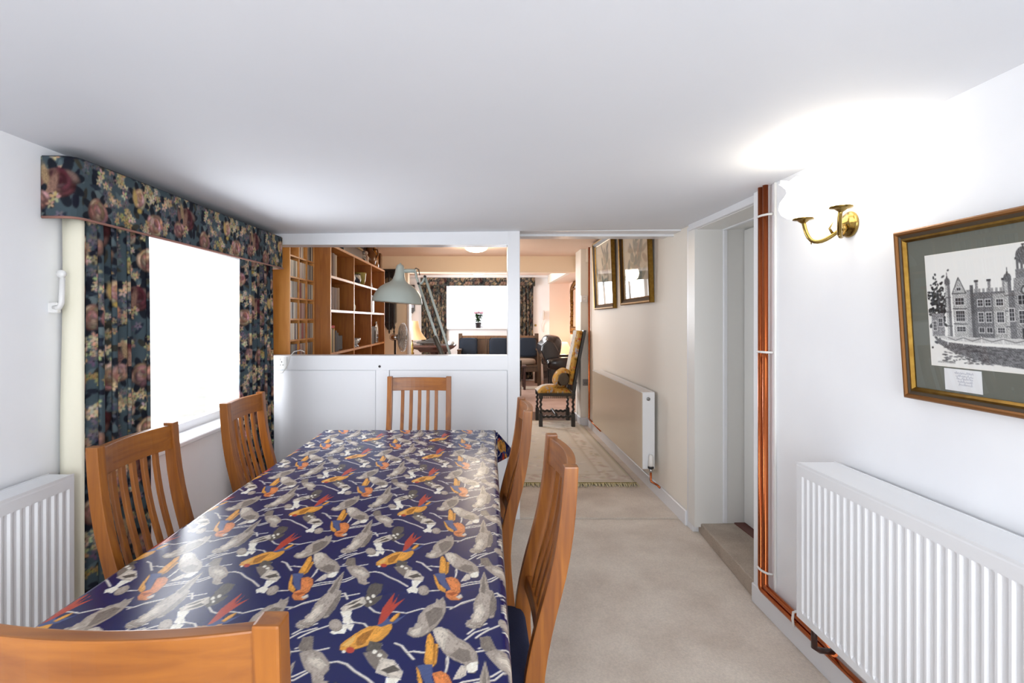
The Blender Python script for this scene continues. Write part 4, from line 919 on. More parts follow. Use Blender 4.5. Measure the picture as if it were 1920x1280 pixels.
def pot(name, x, y, z, prof, m, label, cat, extra=None, n=18, sub=()):
    o = T(name, label, cat, (x, y, z))
    MB().lathe(prof, (x, y, z), n).build('body', m, o)
    for nm, pr, mm in sub: MB().lathe(pr, (x, y, z), n).build(nm, mm, o)
    return o
M_cer = mat('painted_pottery', (206, 200, 186), 0.25, noise=(22, (40, 40, 56), 0.06)); M_yel = mat('yellow_glaze', (176, 158, 74), 0.25, noise=(14, (126, 118, 48), 0.2))
z5 = SZ[5]+0.0115; z4 = SZ[4]+0.0115; z3 = SZ[3]+0.0115
pot('jug', -1.39, 5.66, z5, [(0.03, 0), (0.05, 0.01), (0.062, 0.05), (0.052, 0.09), (0.04, 0.11), (0.048, 0.13), (0.001, 0.125)], M_cer, 'small dark-patterned white jug in the top middle compartment', 'jug')
pot('jar', -1.36, 5.80, z5, [(0.035, 0), (0.05, 0.012), (0.058, 0.05), (0.05, 0.085), (0.052, 0.10), (0.001, 0.10)], M_cer, 'squat patterned pottery jar beside the yellow vase, top middle compartment', 'jar')
pot('vase', -1.36, 6.00, z5, [(0.04, 0), (0.052, 0.01), (0.062, 0.06), (0.068, 0.12), (0.072, 0.135), (0.062, 0.135), (0.05, 0.04), (0.001, 0.03)], M_yel, 'mustard-yellow glazed vase in the top middle compartment', 'vase')
pot('bottle', -1.47, 5.88, z5, [(0.03, 0), (0.034, 0.01), (0.034, 0.10), (0.012, 0.14), (0.012, 0.19), (0.001, 0.19)], M_brown, 'small dark bottle behind the jars, top middle compartment', 'bottle', sub=[('stopper', [(0.008, 0.19), (0.014, 0.195), (0.014, 0.215), (0.001, 0.22)], M_cer)])
pot('jar', -1.37, 5.64, z4, [(0.035, 0), (0.045, 0.01), (0.047, 0.06), (0.036, 0.075), (0.038, 0.085), (0.001, 0.085)], M_yel, 'small yellow lidded jar in the centre compartment', 'jar', sub=[('lid', [(0.038, 0.085), (0.036, 0.10), (0.010, 0.108), (0.010, 0.118), (0.001, 0.12)], M_yel)])
tag(MB().box(-1.57, -1.44, 5.60, 5.72, z3, z3+0.17).build('keepsake_box', mat('pinkish_board', (150, 104, 72), 0.5, noise=(20, (178, 132, 96), 0.2)), None, 0.004), 'upright pinkish-brown keepsake box in the lower middle compartment', 'box')
for k, (x, y, s) in enumerate(((-1.36, 5.70, 1.0), (-1.37, 5.86, 0.85), (-1.42, 6.0, 1.25))):
    pot('glass_bowl', x, y, z3, [(0.03*s, 0), (0.034*s, 0.006), (0.012*s, 0.02), (0.045*s, 0.05), (0.055*s, 0.085), (0.051*s, 0.085), (0.03*s, 0.045), (0.001, 0.035)], M_glob, ['clear footed glass bowl in front of the keepsake box', 'smaller clear footed glass bowl between the two larger bowls', 'largest clear footed glass bowl in the lower middle compartment'][k], 'bowl')
run(BY[2]+0.026, SZ[4], [(0.05, 0.20, (96, 76, 48), 'olive-brown book'), (0.045, 0.20, (168, 136, 84), 'ochre book'), (0.05, 0.19, (126, 84, 48), 'russet book')], 'books in the middle far compartment', 'in the middle far compartment')
tag(MB().box(-1.46, -1.36, 6.64, 6.80, z4, z4+0.2).box(-1.45, -1.37, 6.66, 6.78, z4+0.2, z4+0.215).build('black_case', M_black, None, 0.006), 'black upright case right of the books, middle far compartment', 'case')
pot('bottle', -1.38, 6.62, z5-0.0, [(0.03, 0), (0.035, 0.01), (0.03, 0.06), (0.014, 0.08), (0.018, 0.11), (0.001, 0.12)], M_black, 'little black figurine-like bottle in the top far compartment', 'bottle')
run(BY[2]+0.026, SZ[3], [(0.05, 0.21, (190, 160, 50), 'bright yellow book'), (0.045, 0.20, (60, 70, 60), 'dark green book'), (0.05, 0.21, (96, 88, 80), 'slate book'), (0.05, 0.20, (40, 38, 40), 'black book'), (0.055, 0.21, (74, 62, 54), 'dark umber book')], 'books in the lower far compartment', 'in the lower far compartment')
ck = T('mantel_clock', 'small silver round-topped clock in the lower far compartment', 'clock', (-1.34, 6.86, z3))
MB().box(-1.37, -1.335, 6.79, 6.93, z3, z3+0.16).build('case', M_chrome, ck, 0.006)
MB().lathe([(0.001, 0), (0.075, 0), (0.075, 0.03), (0.001, 0.03)], (-1.368, 6.86, z3+0.17), 22, Matrix.Rotation(PI/2, 3, 'Y')).build('bezel', M_chrome, ck)
MB().lathe([(0.001, 0), (0.058, 0), (0.001, 0.003)], (-1.337, 6.86, z3+0.165), 20, Matrix.Rotation(PI/2, 3, 'Y')).build('dial', M_paper, ck)
MB().lathe([(0.006, 0), (0.016, 0.01), (0.006, 0.02), (0.001, 0.024)], (-1.353, 6.86, z3+0.245), 12).build('finial', M_chrome, ck)
run(BY[2]+0.026, SZ[2], [(0.045, 0.22, (176, 160, 130), 'cream book'), (0.05, 0.21, (140, 120, 84), 'khaki book'), (0.05, 0.22, (100, 84, 66), 'taupe book')], 'books low in the far column', 'in the compartment just above the hatch sill')
# things on top of the bookcase
zt = 2.0625
tag(MB().sph((-1.40, 5.02, zt+0.045), 0.07, 0.10, 0.045).build('pebble', mat('grey_green_stone', (118, 124, 110), 0.7), None), 'smooth grey-green stone on top of the bookcase near end', 'stone')
lb = T('instrument_case', 'long black case with an ochre label strip on the bookcase top', 'case', (-1.42, 5.65, zt))
MB().box(-1.52, -1.335, 5.22, 6.02, zt, zt+0.10).build('case_body', M_black, lb, 0.012, 2)
MB().box(-1.518, -1.332, 5.50, 6.03, zt+0.10, zt+0.125).build('ochre_strip', mat('ochre_card', (150, 116, 50), 0.7), lb, 0.002)
for k, (x, y, h, m, lab) in enumerate(((-1.36, 6.16, 0.13, M_cer, 'small white glazed figurine beside the black case'), (-1.37, 6.36, 0.15, mat('pink_glaze', (190, 150, 130), 0.35, noise=(18, (214, 206, 190), 0.15)), 'pinkish glazed figurine between the white figurine and the brown jug'))):
    o = T('figurine', lab, 'figurine', (x, y, zt))
    MB().lathe([(0.035, 0), (0.04, 0.008), (0.03, 0.03), (0.036, h*0.45), (0.018, h*0.66), (0.001, h*0.68)], (x, y, zt), 16).build('body', m, o)
    MB().sph((x, y, zt+h*0.8), 0.022, 0.022, 0.026).build('head', m, o)
M_bglz = mat('brown_glaze', (82, 48, 24), 0.2, noise=(9, (126, 80, 34), 0.2)); M_amb = mat('amber_glaze', (150, 96, 28), 0.2)
j = pot('jug', -1.38, 6.60, zt, [(0.05, 0), (0.07, 0.01), (0.085, 0.08), (0.07, 0.15), (0.035, 0.19), (0.04, 0.23), (0.001, 0.22)], M_bglz, 'dark brown glazed jug on the bookcase top', 'jug')
MB().tube([(-1.34, 6.60, zt+0.20), (-1.285, 6.60, zt+0.19), (-1.275, 6.60, zt+0.14), (-1.30, 6.60, zt+0.09)], 0.010, 8).build('handle', M_bglz, j)
pot('bottle', -1.36, 6.80, zt, [(0.045, 0), (0.052, 0.01), (0.05, 0.15), (0.02, 0.20), (0.02, 0.25), (0.024, 0.26), (0.001, 0.26)], M_amb, 'amber glazed bottle next to the brown jug, bookcase top', 'bottle')
pot('bottle', -1.40, 6.98, zt, [(0.05, 0), (0.06, 0.01), (0.06, 0.12), (0.026, 0.16), (0.024, 0.19), (0.001, 0.19)], M_bglz, 'squat dark brown bottle on the bookcase top, between amber bottle and tin', 'bottle')
tag(MB().box(-1.44, -1.33, 7.06, 7.17, zt, zt+0.2).box(-1.435, -1.335, 7.065, 7.165, zt+0.2, zt+0.206).build('tin', M_bglz, None, 0.008, 2), 'tall brown tin at the far end of the bookcase top', 'tin')
bh = T('model_house', 'model of a dark house with a flat pitched roof above the bottles', 'ornament', (-1.52, 6.75, zt))
MB().box(-1.62, -1.47, 6.55, 7.02, zt, zt+0.22).build('walls', M_brown, bh)
MB().prism([(-1.65, zt+0.22), (-1.42, zt+0.22), (-1.535, zt+0.27)], 6.45, 7.12, 'y').build('roof', M_black, bh)

# ================================================================== giant-size sprung desk lamp behind the hatch
AL = T('spring_arm_lamp', 'oversized pale green spring-arm lamp standing behind the hatch', 'lamp', (-0.21, 4.45, 0.012))
yl = 4.45
f = yl/1020.0
def L_(px, py, dy=0): return ((px-906)*f, yl+dy, 1.4-(py-600)*f)
Rt = Matrix.Rotation(math.radians(4.6), 3, 'Y')
prof = [(0.204, 0.0), (0.203, 0.018), (0.195, 0.05), (0.176, 0.090), (0.148, 0.124), (0.112, 0.150), (0.075, 0.168), (0.055, 0.188), (0.044, 0.22), (0.038, 0.26), (0.033, 0.295), (0.024, 0.312), (0.008, 0.318), (0.007, 0.326), (0.001, 0.327)]
inner = [(0.199, 0.0), (0.190, 0.05), (0.171, 0.088), (0.143, 0.120), (0.10, 0.146), (0.05, 0.168), (0.001, 0.172)]
c0 = (-0.703, yl, 1.540)
MB().lathe(prof, c0, 40, Rt).build('shade', M_lampg, AL)
MB().lathe(inner, c0, 40, Rt).build('shade_lining', M_white_in, AL)
MB().sph((c0[0]+0.005, yl, 1.60), 0.035, 0.035, 0.05).build('bulb', mat('frosted_bulb', (235, 232, 222), 0.3), AL)
MB().tube([L_(753, 508), L_(768, 507.5), L_(780, 508)], 0.017, 10).build('shade_stem', M_lampg, AL)
for dy in (-0.018, 0.018): MB().tube([L_(779, 508, dy), L_(781, 520, dy), L_(785, 531, dy), L_(790, 532, dy), L_(794, 526, dy), L_(797, 518, dy)], 0.008, 8).build('head_bracket', M_lampg, AL)
MB().tube([L_(776, 506), L_(780, 502.5), L_(785, 505), L_(787, 516)], 0.004, 8).build('flex', M_dark, AL)
for px, py in ((785, 531.5), (797, 518.5)): MB().lathe([(0.001, -0.03), (0.010, -0.03), (0.010, 0.03), (0.001, 0.03)], L_(px, py), 12, Matrix.Rotation(PI/2, 3, 'X')).build('pivot', M_dark, AL)
MB().tube([L_(785, 531.5), (-0.214, yl, 0.76)], 0.0105, 10).build('upper_arm', M_lampg, AL)
MB().tube([L_(797, 518.5), (-0.154, yl, 0.76)], 0.0105, 10).build('upper_arm', M_lampg, AL)
MB().tube([(-0.40, yl, 1.27), (-0.19, yl, 0.78)], 0.019, 12).build('spring', mat('dull_spring', (112, 108, 100), 0.4, 0.7), AL)
MB().tube([(-0.24, yl, 0.77), (-0.13, yl, 0.75), (-0.15, yl, 0.70)], 0.02, 10).build('elbow', M_lampg, AL)
for dx in (-0.05, 0.05): MB().tube([(-0.184+dx*0.5, yl, 0.74), (-0.05+dx*0.6, 4.34, 0.14)], 0.0105, 10).build('lower_arm', M_lampg, AL)
MB().lathe([(0.001, 0.0), (0.15, 0.0), (0.15, 0.03), (0.135, 0.05), (0.05, 0.07), (0.04, 0.14), (0.001, 0.14)], (-0.05, 4.34, 0.013), 30).build('base', M_lampg, AL)

# ================================================================== hall rug, tapestry chair
def rug_tile(w, h):
    r = Ras(w, h, 10, (208, 203, 189), False); q = random.Random(31)
    def ring(d, t, c): 
        for a, b in (((d, d), (w-d, d)), ((w-d, d), (w-d, h-d)), ((w-d, h-d), (d, h-d)), ((d, h-d), (d, d))): r.line([a, b], t, c)
    ring(15, 30, (177, 168, 132)); ring(50, 30, (208, 197, 177)); ring(85, 24, (188, 176, 151)); ring(180, 120, (215, 207, 191)); ring(262, 20, (182, 169, 146)); ring(290, 14, (211, 202, 184))
    for k in range(420):
        t = q.random(); d = q.uniform(130, 240); side = q.randrange(4)
        x, y = [(d, t*h), (w-d, t*h), (t*w, d), (t*w, h-d)][side]
        r.ell(x, y, q.uniform(14, 46), q.uniform(8, 20), q.choice([(177, 159, 140), (188, 174, 140), (199, 177, 165), (221, 215, 204), (170, 165, 143), (177, 151, 136)]), q.uniform(0, 3), 1.5, 0.05)
    for k in range(260):
        x, y = q.uniform(330, w-330), q.uniform(330, h-330)
        r.ell(x, y, q.uniform(16, 60), q.uniform(8, 24), q.choice([(221, 216, 206), (195, 191, 187), (211, 196, 187), (202, 195, 170), (184, 182, 181), (215, 206, 192)]), q.uniform(0, 3), 1.5, 0.05)
    r.a = 1-(1-r.a)*0.62
    return r
def rug(name, label, x0, x1, y0, y1, z, ras, step, fringe=True):
    o = T(name, label, 'rug', ((x0+x1)/2, (y0+y1)/2, z))
    xs = np.linspace(x0, x1, int((x1-x0)/step)); ys = np.linspace(y0, y1, int((y1-y0)/step)); X, Y = np.meshgrid(xs, ys)
    Z = z+0.010+0.0015*np.sin(X*7)*np.sin(Y*5)
    grid('pile', np.stack([X, Y, Z], -1), ras.sample((X-x0)*1000, (Y-y0)*1000), M_rugm, o, 0.009)
    if fringe:
        b = MB(); q = random.Random(3)
        for k in range(int((x1-x0)/0.016)):
            x = x0+0.008+k*0.016; a = q.uniform(-0.012, 0.012); l = q.uniform(0.05, 0.085)
            b.tube([(x, y0+0.004, z+0.008), (x+a*0.5, y0-l*0.5, z+0.012+q.uniform(0, .006)), (x+a, y0-l, z+0.005)], [0.005, 0.007, 0.004], 5)
        fo = b.build('fringe', mat('cream_fringe', (206, 196, 160), 0.95), o); fo['kind'] = 'stuff'
        box_part('binding', mat('olive_binding', (146, 138, 78), 0.9), o, x0, x1, y0-0.004, y0+0.02, z+0.001, z+0.013)
    return o
rug('rug', 'cream and olive patterned rug with a fringe along the hall floor', -0.40, 1.30, 4.60, 7.45, 0.012, rug_tile(1700, 2850), 0.018)
rug('rug', 'pale rug with a brown edge on the upper floor by the settle', 0.10, 1.30, 10.10, 10.47, 0.12, rug_tile(1200, 700), 0.03, False)

def tap_tile():
    r = Ras(400, 600, 3.0, (176, 140, 72)); q = random.Random(8)
    for k in range(190):
        c = q.choice([(178, 130, 40), (196, 148, 52), (150, 96, 36), (110, 90, 40), (206, 196, 176), (150, 150, 160), (84, 70, 40), (170, 84, 56)])
        x = q.uniform(0, 400)
        r.ell(x, q.uniform(0, 600), q.uniform(10, 34), q.uniform(6, 16), c, q.uniform(0, 3), 1.5, .08)
    return r
TAP = tap_tile()
def pale_tile():
    r = Ras(400, 600, 3.0, (196, 196, 192)); q = random.Random(18)
    for k in range(90): r.ell(q.uniform(0, 400), q.uniform(0, 600), q.uniform(10, 30), q.uniform(6, 14), q.choice([(150, 158, 170), (214, 206, 190), (186, 150, 130), (170, 176, 182), (200, 180, 140)]), q.uniform(0, 3), 1.5, .08)
    return r
TAPW = pale_tile()
def pgrid(name, X, Y, Z, m, parent, u, v, solid=0, w=None):
    col = TAP.sample(u*1000, v*1000)
    if w is not None: w = np.clip(w, 0, 1)[..., None]; col = col*w+TAPW.sample(u*1000, v*1000)*(1-w)
    return grid(name, np.stack([X, Y, Z], -1), col, m, parent, solid)
TC = T('carved_chair', 'black high-back chair with barley-twist legs and tapestry upholstery facing across the hall', 'chair', (0.95, 7.28, 0.0238))
zr = 0.0238
def twist(x, y, z0, z1, axis='z', L=None):
    n = int((z1-z0)/0.008); rings = []
    for i in range(n+1):
        z = z0+(z1-z0)*i/n; a = z*2*PI/0.062; ring = []
        for k in range(10):
            t = 2*PI*k/10; rr = 0.0165+0.006*math.cos(t-a); p = (rr*math.cos(t), rr*math.sin(t))
            ring.append((x+p[0], y+p[1], z) if axis == 'z' else ((z, y+p[0], L+p[1]) if axis == 'x' else (x+p[0], z, L+p[1])))
        rings.append(ring)
    return MB().loft(rings, True, True)
xa, xb_, ya, yb_ = 0.745, 1.165, 7.05, 7.51        # front at xa (faces -x), back at xb_
for x, y in ((xa, ya), (xa, yb_), (xb_, ya), (xb_, yb_)):
    b = twist(x, y, zr+0.17, zr+0.36); h = 0.024
    b.box(x-h, x+h, y-h, y+h, zr, zr+0.17).box(x-h, x+h, y-h, y+h, zr+0.36, zr+0.43)
    b.build('leg', M_black, TC)
for y in (ya, yb_): twist(0, y, xa+0.02, xb_-0.02, 'x', zr+0.125).build('stretcher', M_black, TC)
twist(xa+0.20, 0, ya+0.02, yb_-0.02, 'y', zr+0.15).build('stretcher', M_black, TC)
MB().box(xa-0.02, xb_+0.02, ya-0.022, yb_+0.022, zr+0.395, zr+0.435).build('seat_rail', M_black, TC, 0.004)
fb = MB()
for k in range(30): fb.box(xa-0.02+k*0.0152, xa-0.012+k*0.0152, ya-0.028, ya-0.022, zr+0.365, zr+0.44)
fb.build('seat_braid', mat('dark_braid', (70, 64, 56), 0.9), TC)
# upholstered seat: domed printed pad, and the raked back
U, V_ = np.meshgrid(np.linspace(0, 1, 40), np.linspace(0, 1, 40))
dome = (1-np.abs(2*U-1)**4)*(1-np.abs(2*V_-1)**4)
pgrid('seat_pad', xa-0.03+U*(xb_-xa+0.02), ya-0.025+V_*(yb_-ya+0.05), zr+0.432+0.085*dome, M_tapestry, TC, U*0.45, V_*0.5, 0.004, (0.42-V_)*6+U*0.6)
def backx(z): return 1.165+0.155*np.clip((z-0.40)/0.85, 0, 1)**1.15
zz = np.linspace(0.56, 1.262, 60); V2, Z2 = np.meshgrid(np.linspace(0, 1, 36), zz)
pgrid('back_pad', backx(Z2)-0.03-0.032*(1-np.abs(2*V2-1)**5), ya+0.0+V2*(yb_-ya), Z2, M_tapestry, TC, V2*0.45+0.2, Z2, 0.03, (0.30-V2)*8)
MB().loft([[(backx(z)-0.02, ya-0.004, z), (backx(z)+0.016, ya-0.004, z), (backx(z)+0.016, yb_+0.004, z), (backx(z)-0.02, yb_+0.004, z)] for z in np.linspace(0.56, 1.268, 16)], True, False).build('back_frame', M_black, TC)
for y in (ya, yb_-0.0): MB().loft([[(backx(z)-0.022, y-0.02, z), (backx(z)+0.02, y-0.02, z), (backx(z)+0.02, y+0.02, z), (backx(z)-0.022, y+0.02, z)] for z in np.linspace(0.43, 0.60, 5)], True, False).build('back_post', M_black, TC)
# bolster cushion on the chair
BC = T('bolster_cushion', 'round tapestry cushion propped on the carved black chair', 'cushion', (1.03, 7.28, 0.54))
n = 48; U, V_ = np.meshgrid(np.linspace(0, 1, n), np.linspace(0, 1, 30))
ang = U*2*PI; rr = 0.125*(1-np.abs(2*V_-1)**6*0.35)
pgrid('cover', 1.045+rr*np.cos(ang)*0.80+0.04*np.sin(ang), 7.07+V_*0.42, 0.632+rr*np.sin(ang), M_tapestry, BC, U*0.8+0.1, V_*0.4)
for y, s_ in ((7.07, -1), (7.49, 1)): MB().lathe([(0.086, 0), (0.07, 0.012), (0.02, 0.010), (0.001, 0.004)], (1.045, y, 0.632), 18, Matrix.Rotation(PI/2 if s_ < 0 else -PI/2, 3, 'X'), (0.85, 1)).build('end_cap', mat('grey_brown_cloth', (88, 78, 66), 0.9), BC)

# ================================================================== hall fittings
th = T('thermostat', 'small white wall thermostat on the pier above the tapestry chair', 'thermostat', (1.34, 7.19, 1.63))
MB().box(1.292, 1.375, 7.168, 7.20, 1.638, 1.728).build('case', M_plastic, th, 0.004)
MB().lathe([(0.022, 0), (0.022, 0.008), (0.001, 0.010)], (1.333, 7.168, 1.683), 14, Matrix.Rotation(PI/2, 3, 'X')).build('dial', M_plastic, th)
ms = T('wall_socket', 'grey metal socket plate low on the pier behind the chair', 'socket', (1.35, 7.19, 0.53))
MB().box(1.317, 1.385, 7.192, 7.20, 0.535, 0.62).build('face_plate', M_steel, ms, 0.003)
MB().box(1.34, 1.345, 7.190, 7.193, 0.56, 0.575).box(1.36, 1.365, 7.190, 7.193, 0.56, 0.575).build('socket_holes', M_dark, ms)
ph = T('wall_telephone', 'white wall telephone with a hanging cord on the far wall', 'telephone', (1.27, 11.48, 1.41))
MB().box(1.235, 1.30, 11.45, 11.5, 1.42, 1.58).build('base_unit', M_plastic, ph, 0.006)
MB().tube([(1.268, 11.43, 1.40), (1.262, 11.425, 1.50), (1.268, 11.43, 1.60)], [0.02, 0.012, 0.02], 8).build('handset', M_plastic, ph)
MB().tube([(1.268, 11.44, 1.42), (1.24, 11.47, 1.30), (1.25, 11.48, 1.18), (1.27, 11.47, 1.15)], 0.008, 6).build('cord', M_plastic, ph)
tag(MB().box(1.085, 1.125, 11.485, 11.5, 1.27, 1.31).build('light_switch', M_brass, None, 0.003), 'small brass switch plate on the far wall right of the curtain', 'switch')
for k, (x, y, z) in enumerate(((-0.088, 6.85, 2.34), (-0.088, 10.3, 2.34))):
    o = T('ceiling_light', ['round opal ceiling light, switched on, nearer the hatch', 'round opal ceiling light, switched on, beyond the ceiling beam'][k], 'ceiling light', (x, y, z-0.09), group='round ceiling lights')
    MB().lathe([(0.155, 0.0), (0.155, -0.018), (0.001, -0.018)], (x, y, z), 28).build('rim', M_plastic, o)
    MB().lathe([(0.150, -0.018), (0.146, -0.034), (0.125, -0.058), (0.085, -0.076), (0.04, -0.084), (0.001, -0.086)], (x, y, z), 28).build('glass_dome', M_dome, o)
    point('ceiling_light_bulb', (x, y, z-0.16), (17, 9)[k], (1.0, 0.86, 0.68), 0.15)

# gilt mirror in the recess
GM = T('gilt_mirror', 'ornate gilt-framed mirror on the blush wall of the recess', 'mirror', (1.815, 10.5, 1.17))
MB().box(1.806, 1.812, 9.95, 11.05, 1.24, 2.02).build('mirror_glass', M_mirror, GM)
q = random.Random(6); b = MB()
def scroll(y, z, r):
    pts = [(1.795, y+r*(1-t*0.8)*math.cos(t*9+z*9), z+r*(1-t*0.8)*math.sin(t*9+z*9)) for t in np.linspace(0, 1, 12)]
    b.tube(pts, [0.018-0.010*t for t in np.linspace(0, 1, 12)], 6)
per = [(y, 1.205) for y in np.linspace(9.95, 11.1, 12)]+[(11.10, z) for z in np.linspace(1.25, 2.0, 9)]+[(11.08-t*1.15, 2.02+0.12*math.sin(PI*t)) for t in np.linspace(0, 1, 13)]+[(9.93, z) for z in np.linspace(1.25, 2.0, 9)]
for y, z in per: scroll(y, z, q.uniform(0.055, 0.085))
b.tube([(1.80, 9.95, 1.24), (1.80, 11.07, 1.24), (1.80, 11.07, 2.02), (1.80, 9.95, 2.02), (1.80, 9.95, 1.24)], 0.022, 8)
b.build('carved_frame', mat('antique_gilt', (128, 88, 40), 0.4, 0.8), GM)

# ================================================================== far room furniture
zf = 0.12
LC = T('leather_armchair', 'dark brown leather armchair seen from the side behind the tapestry chair', 'armchair', (1.35, 9.5, zf))
Rb = Matrix.Rotation(-0.12, 3, 'Y')
MB().prism([(1.05, 0.72), (1.09, 0.68), (1.06+0.06, 0.14), (1.30, 0.14), (1.30, 0.86), (1.20, 1.03), (1.09, 1.06), (1.00, 0.98), (0.985, 0.88)], 9.27, 10.03, 'y').build('back_shell', M_leather, LC, 0.03, 3)
MB().pillow((1.20, 9.65, 0.94), (0.34, 0.74, 0.40), Matrix.Rotation(0.12, 3, 'Y'), 3.0, 24, 14).build('head_cushion', M_leather, LC)
for y in (9.12, 9.95):
    MB().pillow((1.44, y+0.09, 0.66), (0.74, 0.22, 0.22), p=4, n=24).build('arm_pad', M_leather, LC)
    MB().box(1.12, 1.79, y+0.01, y+0.17, 0.14, 0.64).build('side_panel', M_leather, LC, 0.02, 2)
MB().pillow((1.48, 9.62, 0.52), (0.64, 0.66, 0.22), p=5, n=24).build('seat_cushion', M_leather, LC)
MB().box(1.15, 1.78, 9.18, 10.06, 0.12, 0.16).build('plinth', M_black, LC)
# rounded leather chair back that shows over the sill
L2 = T('leather_armchair', 'black leather tub armchair, only its rounded back above the hatch sill', 'armchair', (0.22, 8.9, zf))
rings = []
for t in np.linspace(-0.15*PI, 1.15*PI, 22):
    cx, cy = 0.24+0.34*math.cos(t), 9.0-0.30*math.sin(t); zz_ = 0.86-0.10*abs(math.cos(t))
    o_ = (math.cos(t), -math.sin(t)); rings.append([(cx+o_[0]*a, cy+o_[1]*a, z) for a, z in ((-0.05, 0.16), (0.05, 0.16), (0.06, zz_-0.03), (0.03, zz_), (-0.03, zz_), (-0.06, zz_-0.04))])
MB().loft(rings, True, True).build('tub_back', M_leather, L2)
MB().pillow((0.24, 9.05, 0.50), (0.56, 0.56, 0.2), p=4).build('seat_cushion', M_leather, L2)
MB().lathe([(0.28, 0), (0.30, 0.02), (0.30, 0.28), (0.001, 0.28)], (0.24, 9.04, zf), 24).build('base', M_leather, L2)
# oak settle and its cushions
ST = T('settle', 'old oak high-backed settle below the far window', 'settle', (0.29, 10.85, zf))
for x in (-0.50, 1.05):
    MB().box(x, x+0.075, 11.05, 11.12, zf, 1.13).build('back_post', M_settle, ST, 0.004)
    MB().box(x, x+0.07, 10.52, 10.59, zf, 0.80).build('front_post', M_settle, ST, 0.004)
    MB().box(x-0.005, x+0.08, 10.50, 11.08, 0.80, 0.835).build('arm', M_settle, ST, 0.006)
MB().box(-0.43, 1.05, 11.07, 11.11, 1.02, 1.085).build('top_rail', wood('settle_rail_oak', (96, 66, 40), (128, 92, 58)), ST, 0.004)
MB().box(-0.43, 1.05, 11.09, 11.105, 0.55, 1.02).build('back_panel', M_settle, ST)
for x in (0.02, 0.52): MB().box(x, x+0.06, 11.075, 11.11, 0.55, 1.02).build('back_stile', M_settle, ST, 0.002)
MB().box(-0.43, 1.05, 10.52, 11.09, 0.49, 0.53).build('seat_board', M_settle, ST, 0.004)
MB().box(-0.43, 1.05, 10.53, 10.56, 0.40, 0.49).build('seat_apron', M_settle, ST, 0.004)
sp = tag(MB().pillow((0.31, 10.81, 0.585), (1.44, 0.52, 0.11), p=7, n=32).build('seat_pad', M_seat), 'long beige seat pad lying on the oak settle', 'cushion')
for k, (x, w, lab) in enumerate(((-0.30, 0.37, 'square blue cushion at the left end of the settle'), (0.31, 0.38, 'square blue cushion in the middle of the settle, by the partition post'), (0.90, 0.36, 'square blue cushion at the right end of the settle, near the armchair'))):
    o = T('cushion', lab, 'cushion', (x, 10.93, 0.64), group='blue cushions on the settle')
    MB().pillow((x, 10.975, 0.85), (w, 0.13, 0.39), Matrix.Rotation(-0.22, 3, 'X'), p=4.5, n=24, m=12).build('cover', M_blue, o)
    Rc = Matrix.Rotation(-0.22, 3, 'X'); hw, hh = w/2-0.006, 0.189
    MB().tube([Vector((x, 10.975, 0.85))+Rc @ Vector(p) for p in ((-hw+.02, 0, -hh), (hw-.02, 0, -hh), (hw, 0, -hh+.02), (hw, 0, hh-.02), (hw-.02, 0, hh), (-hw+.02, 0, hh), (-hw, 0, hh-.02), (-hw, 0, -hh+.02), (-hw+.02, 0, -hh))], 0.008, 6).build('piping', M_blue2, o)
# coffee table
CT = T('coffee_table', 'low dark wooden table in front of the settle, mostly behind the post', 'table', (0.55, 10.2, zf))
MB().box(0.25, 0.80, 9.95, 10.35, 0.53, 0.56).build('top', M_brown, CT, 0.004)
for x in (0.28, 0.74):
    for y in (9.98, 10.28): MB().box(x, x+0.04, y, y+0.04, zf+(0.0125 if y > 10.1 else 0), 0.53).build('leg', M_brown, CT)
# plant on the far sill
PL = T('potted_plant', 'flowering plant in a dark pot on the far window sill', 'plant', (-0.105, 11.52, 1.234))
px_, py_ = -0.105, 11.52
MB().lathe([(0.045, 0), (0.05, 0.004), (0.066, 0.10), (0.070, 0.10), (0.070, 0.115), (0.060, 0.115), (0.001, 0.10)], (px_, py_, 1.234), 16).build('pot', M_pot, PL)
b = MB(); q = random.Random(4); fl = MB(); stm = MB()
for k in range(90):
    a = q.uniform(0, 2*PI); r = q.uniform(0.01, 0.095); z = 1.355+q.uniform(0, 0.165); c = Vector((px_+r*math.cos(a), py_+r*0.7*math.sin(a), z)); l = q.uniform(0.035, 0.065); d = Vector((math.cos(a), math.sin(a), q.uniform(-.4, .6))).normalized(); s_ = d.cross(Vector((0, 0, 1))).normalized()
    b.add([c-d*l, c+s_*l*0.6, c+d*l, c-s_*l*0.6, c+Vector((0, 0, 0.008))], [(0, 1, 4), (1, 2, 4), (2, 3, 4), (3, 0, 4), (0, 3, 2, 1)])
for k in range(5):
    x, z = px_+(-0.06+0.035*k), 1.53+q.uniform(-0.015, 0.025); stm.tube([(px_, py_, 1.34), (x, py_-0.01, z)], 0.004, 6)
    for j in range(9): fl.sph((x+q.uniform(-.02, .02), py_-0.01+q.uniform(-.02, .02), z+q.uniform(-.006, .014)), 0.019, n=6, m=4)
lo = b.build('foliage', M_leaf, PL); lo['kind'] = 'stuff'
stm.build('stems', M_leaf, PL); fo = fl.build('flower_heads', M_petal, PL); fo['kind'] = 'stuff'
